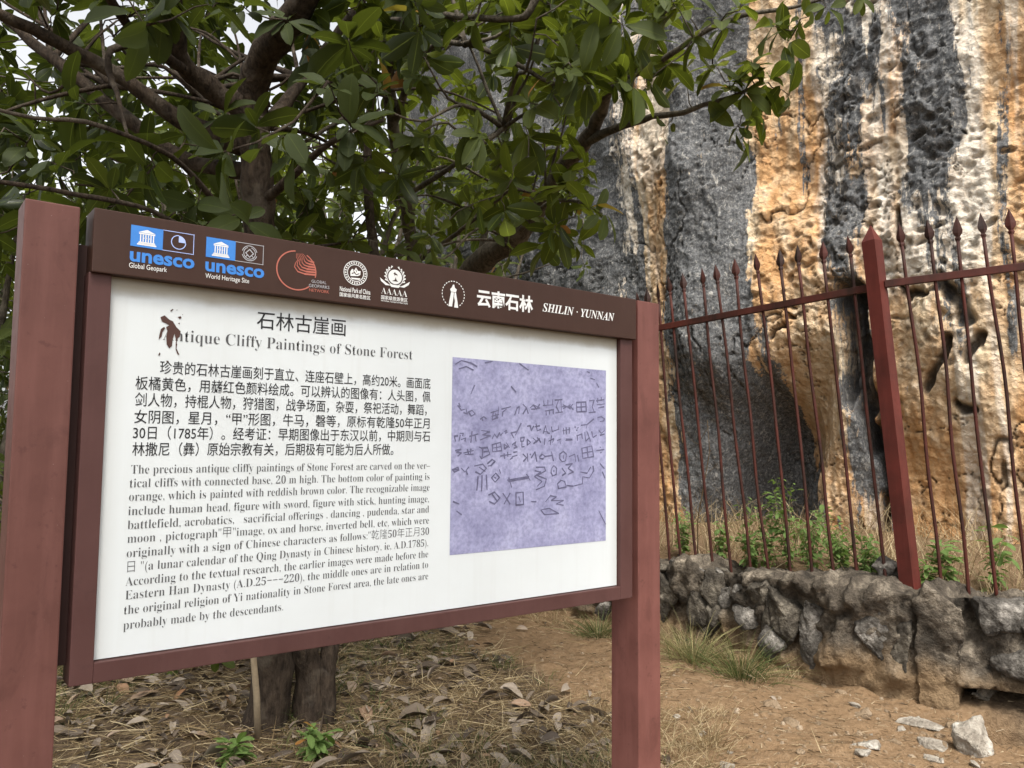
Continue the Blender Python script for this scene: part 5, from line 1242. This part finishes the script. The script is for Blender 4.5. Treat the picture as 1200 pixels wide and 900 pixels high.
# stake leaning at the trunk
a_ = at(297, 768, tb[1] - .3); b_ = at_z(303, 862, 0)
mb = MB(); o_ = Vector(b_); mb.tube([Vector(b_) - o_ - Vector((0, 0, .06)), (Vector(a_) - o_) * .5 + Vector((.004, 0, 0)), Vector(a_) - o_, (Vector(a_) - o_) * 1.8], [.018, .017, .016, .015], 7)
so = mb.build('wooden_stake', flat_mat('dry_wood', (.3, .235, .155), .8, .35), None, smooth=True); so.location = b_
tag(so, 'pale bare stick leaning beside the twin trunks', 'stick')

# stones on the path
for i, (x, y, sx_, sy_, sz_, mt, lb) in enumerate([
    (1146, 876, .13, .12, .16, PALESTONE, 'pale upright rock at the lower right beside the drain hole'), (1085, 843, .16, .09, .03, PALESTONE, 'flat pale stone half buried at the wall foot right of the post'),
    (1010, 878, .12, .06, .03, PALESTONE, 'small flat pale stone low on the path'), (905, 830, .12, .06, .03, DUSTSTONE, 'long flat tan stone in the middle of the path'), (928, 848, .07, .06, .03, DUSTSTONE, 'round buried stone in the middle of the path'),
    (1010, 830, .12, .06, .03, DUSTSTONE, 'flat tan stone close to the wall foot'), (1092, 868, .11, .07, .05, PALESTONE, 'knobbly pale stone left of the pale upright rock'), (985, 812, .05, .035, .02, DUSTSTONE, 'small tan stone under the wall bulge'), (1122, 848, .09, .06, .04, DUSTSTONE, 'tan stone between the wall and the upright rock')]):
    q_ = at_z(x, y, 0.0); o = rock_mesh('rock', sx_, sy_, sz_, 700 + i, mt, npts=14); o.location = (q_[0], q_[1], gz1(q_[0], q_[1]) + sz_ * (.25 if sz_ > .1 else -.1)); o.rotation_euler = (0, 0, rt.uniform(0, 3)); tag(o, lb, 'rock', 'loose rocks on the path')
for i in range(26):
    x, y = rt.uniform(790, 1180), rt.uniform(815, 900)
    if i < 8: x, y = rt.uniform(980, 1120), rt.uniform(835, 900)
    q_ = at_z(x, y, 0); a_ = rt.uniform(.018, .05); o = rock_mesh('rock', a_, a_ * rt.uniform(.6, .9), a_ * .5, 740 + i, rt.choice([DUSTSTONE, DUSTSTONE, PALESTONE]), npts=12, sub=2)
    o.location = (q_[0], q_[1], gz1(q_[0], q_[1]) + a_ * .12); o.rotation_euler = (0, 0, rt.uniform(0, 3)); tag(o, 'small dusty stone lying loose on the dirt path', 'rock', 'small stones on the path')
# pebbles
mbp = []
PV, PF = [], []
for _ in range(700):
    q_ = at_z(rt.uniform(600, 1250), rt.uniform(745, 960), 0)
    if float(poly_sd(q_[:1], q_[1:2], PATHW)[0]) < .03: continue
    r_ = rt.uniform(.004, .016) * (1.0 if rt.random() < .9 else 1.7); b0 = len(PV); zz = gz1(q_[0], q_[1])
    sh = [rt.uniform(.6, 1.3) for _ in range(8)]
    for k in range(6): a_ = k * 1.047 + rt.uniform(-.2, .2); PV.append((q_[0] + math.cos(a_) * r_ * sh[k], q_[1] + math.sin(a_) * r_ * sh[k], zz - .002))
    for k in range(3): a_ = k * 2.09 + rt.uniform(-.3, .3); PV.append((q_[0] + math.cos(a_) * r_ * .55, q_[1] + math.sin(a_) * r_ * .55, zz + r_ * sh[6] * .6))
    for k in range(3): PF += [(b0 + 2*k, b0 + 2*k + 1, b0 + 6 + k), (b0 + 2*k + 1, b0 + (2*k + 2) % 6, b0 + 6 + (k + 1) % 3, b0 + 6 + k)]
    PF.append((b0 + 6, b0 + 7, b0 + 8))
tag(mesh_np('pebbles', PV, PF, DUSTSTONE, None, False), 'small tan pebbles strewn over the dirt path', 'pebbles', kind='stuff')
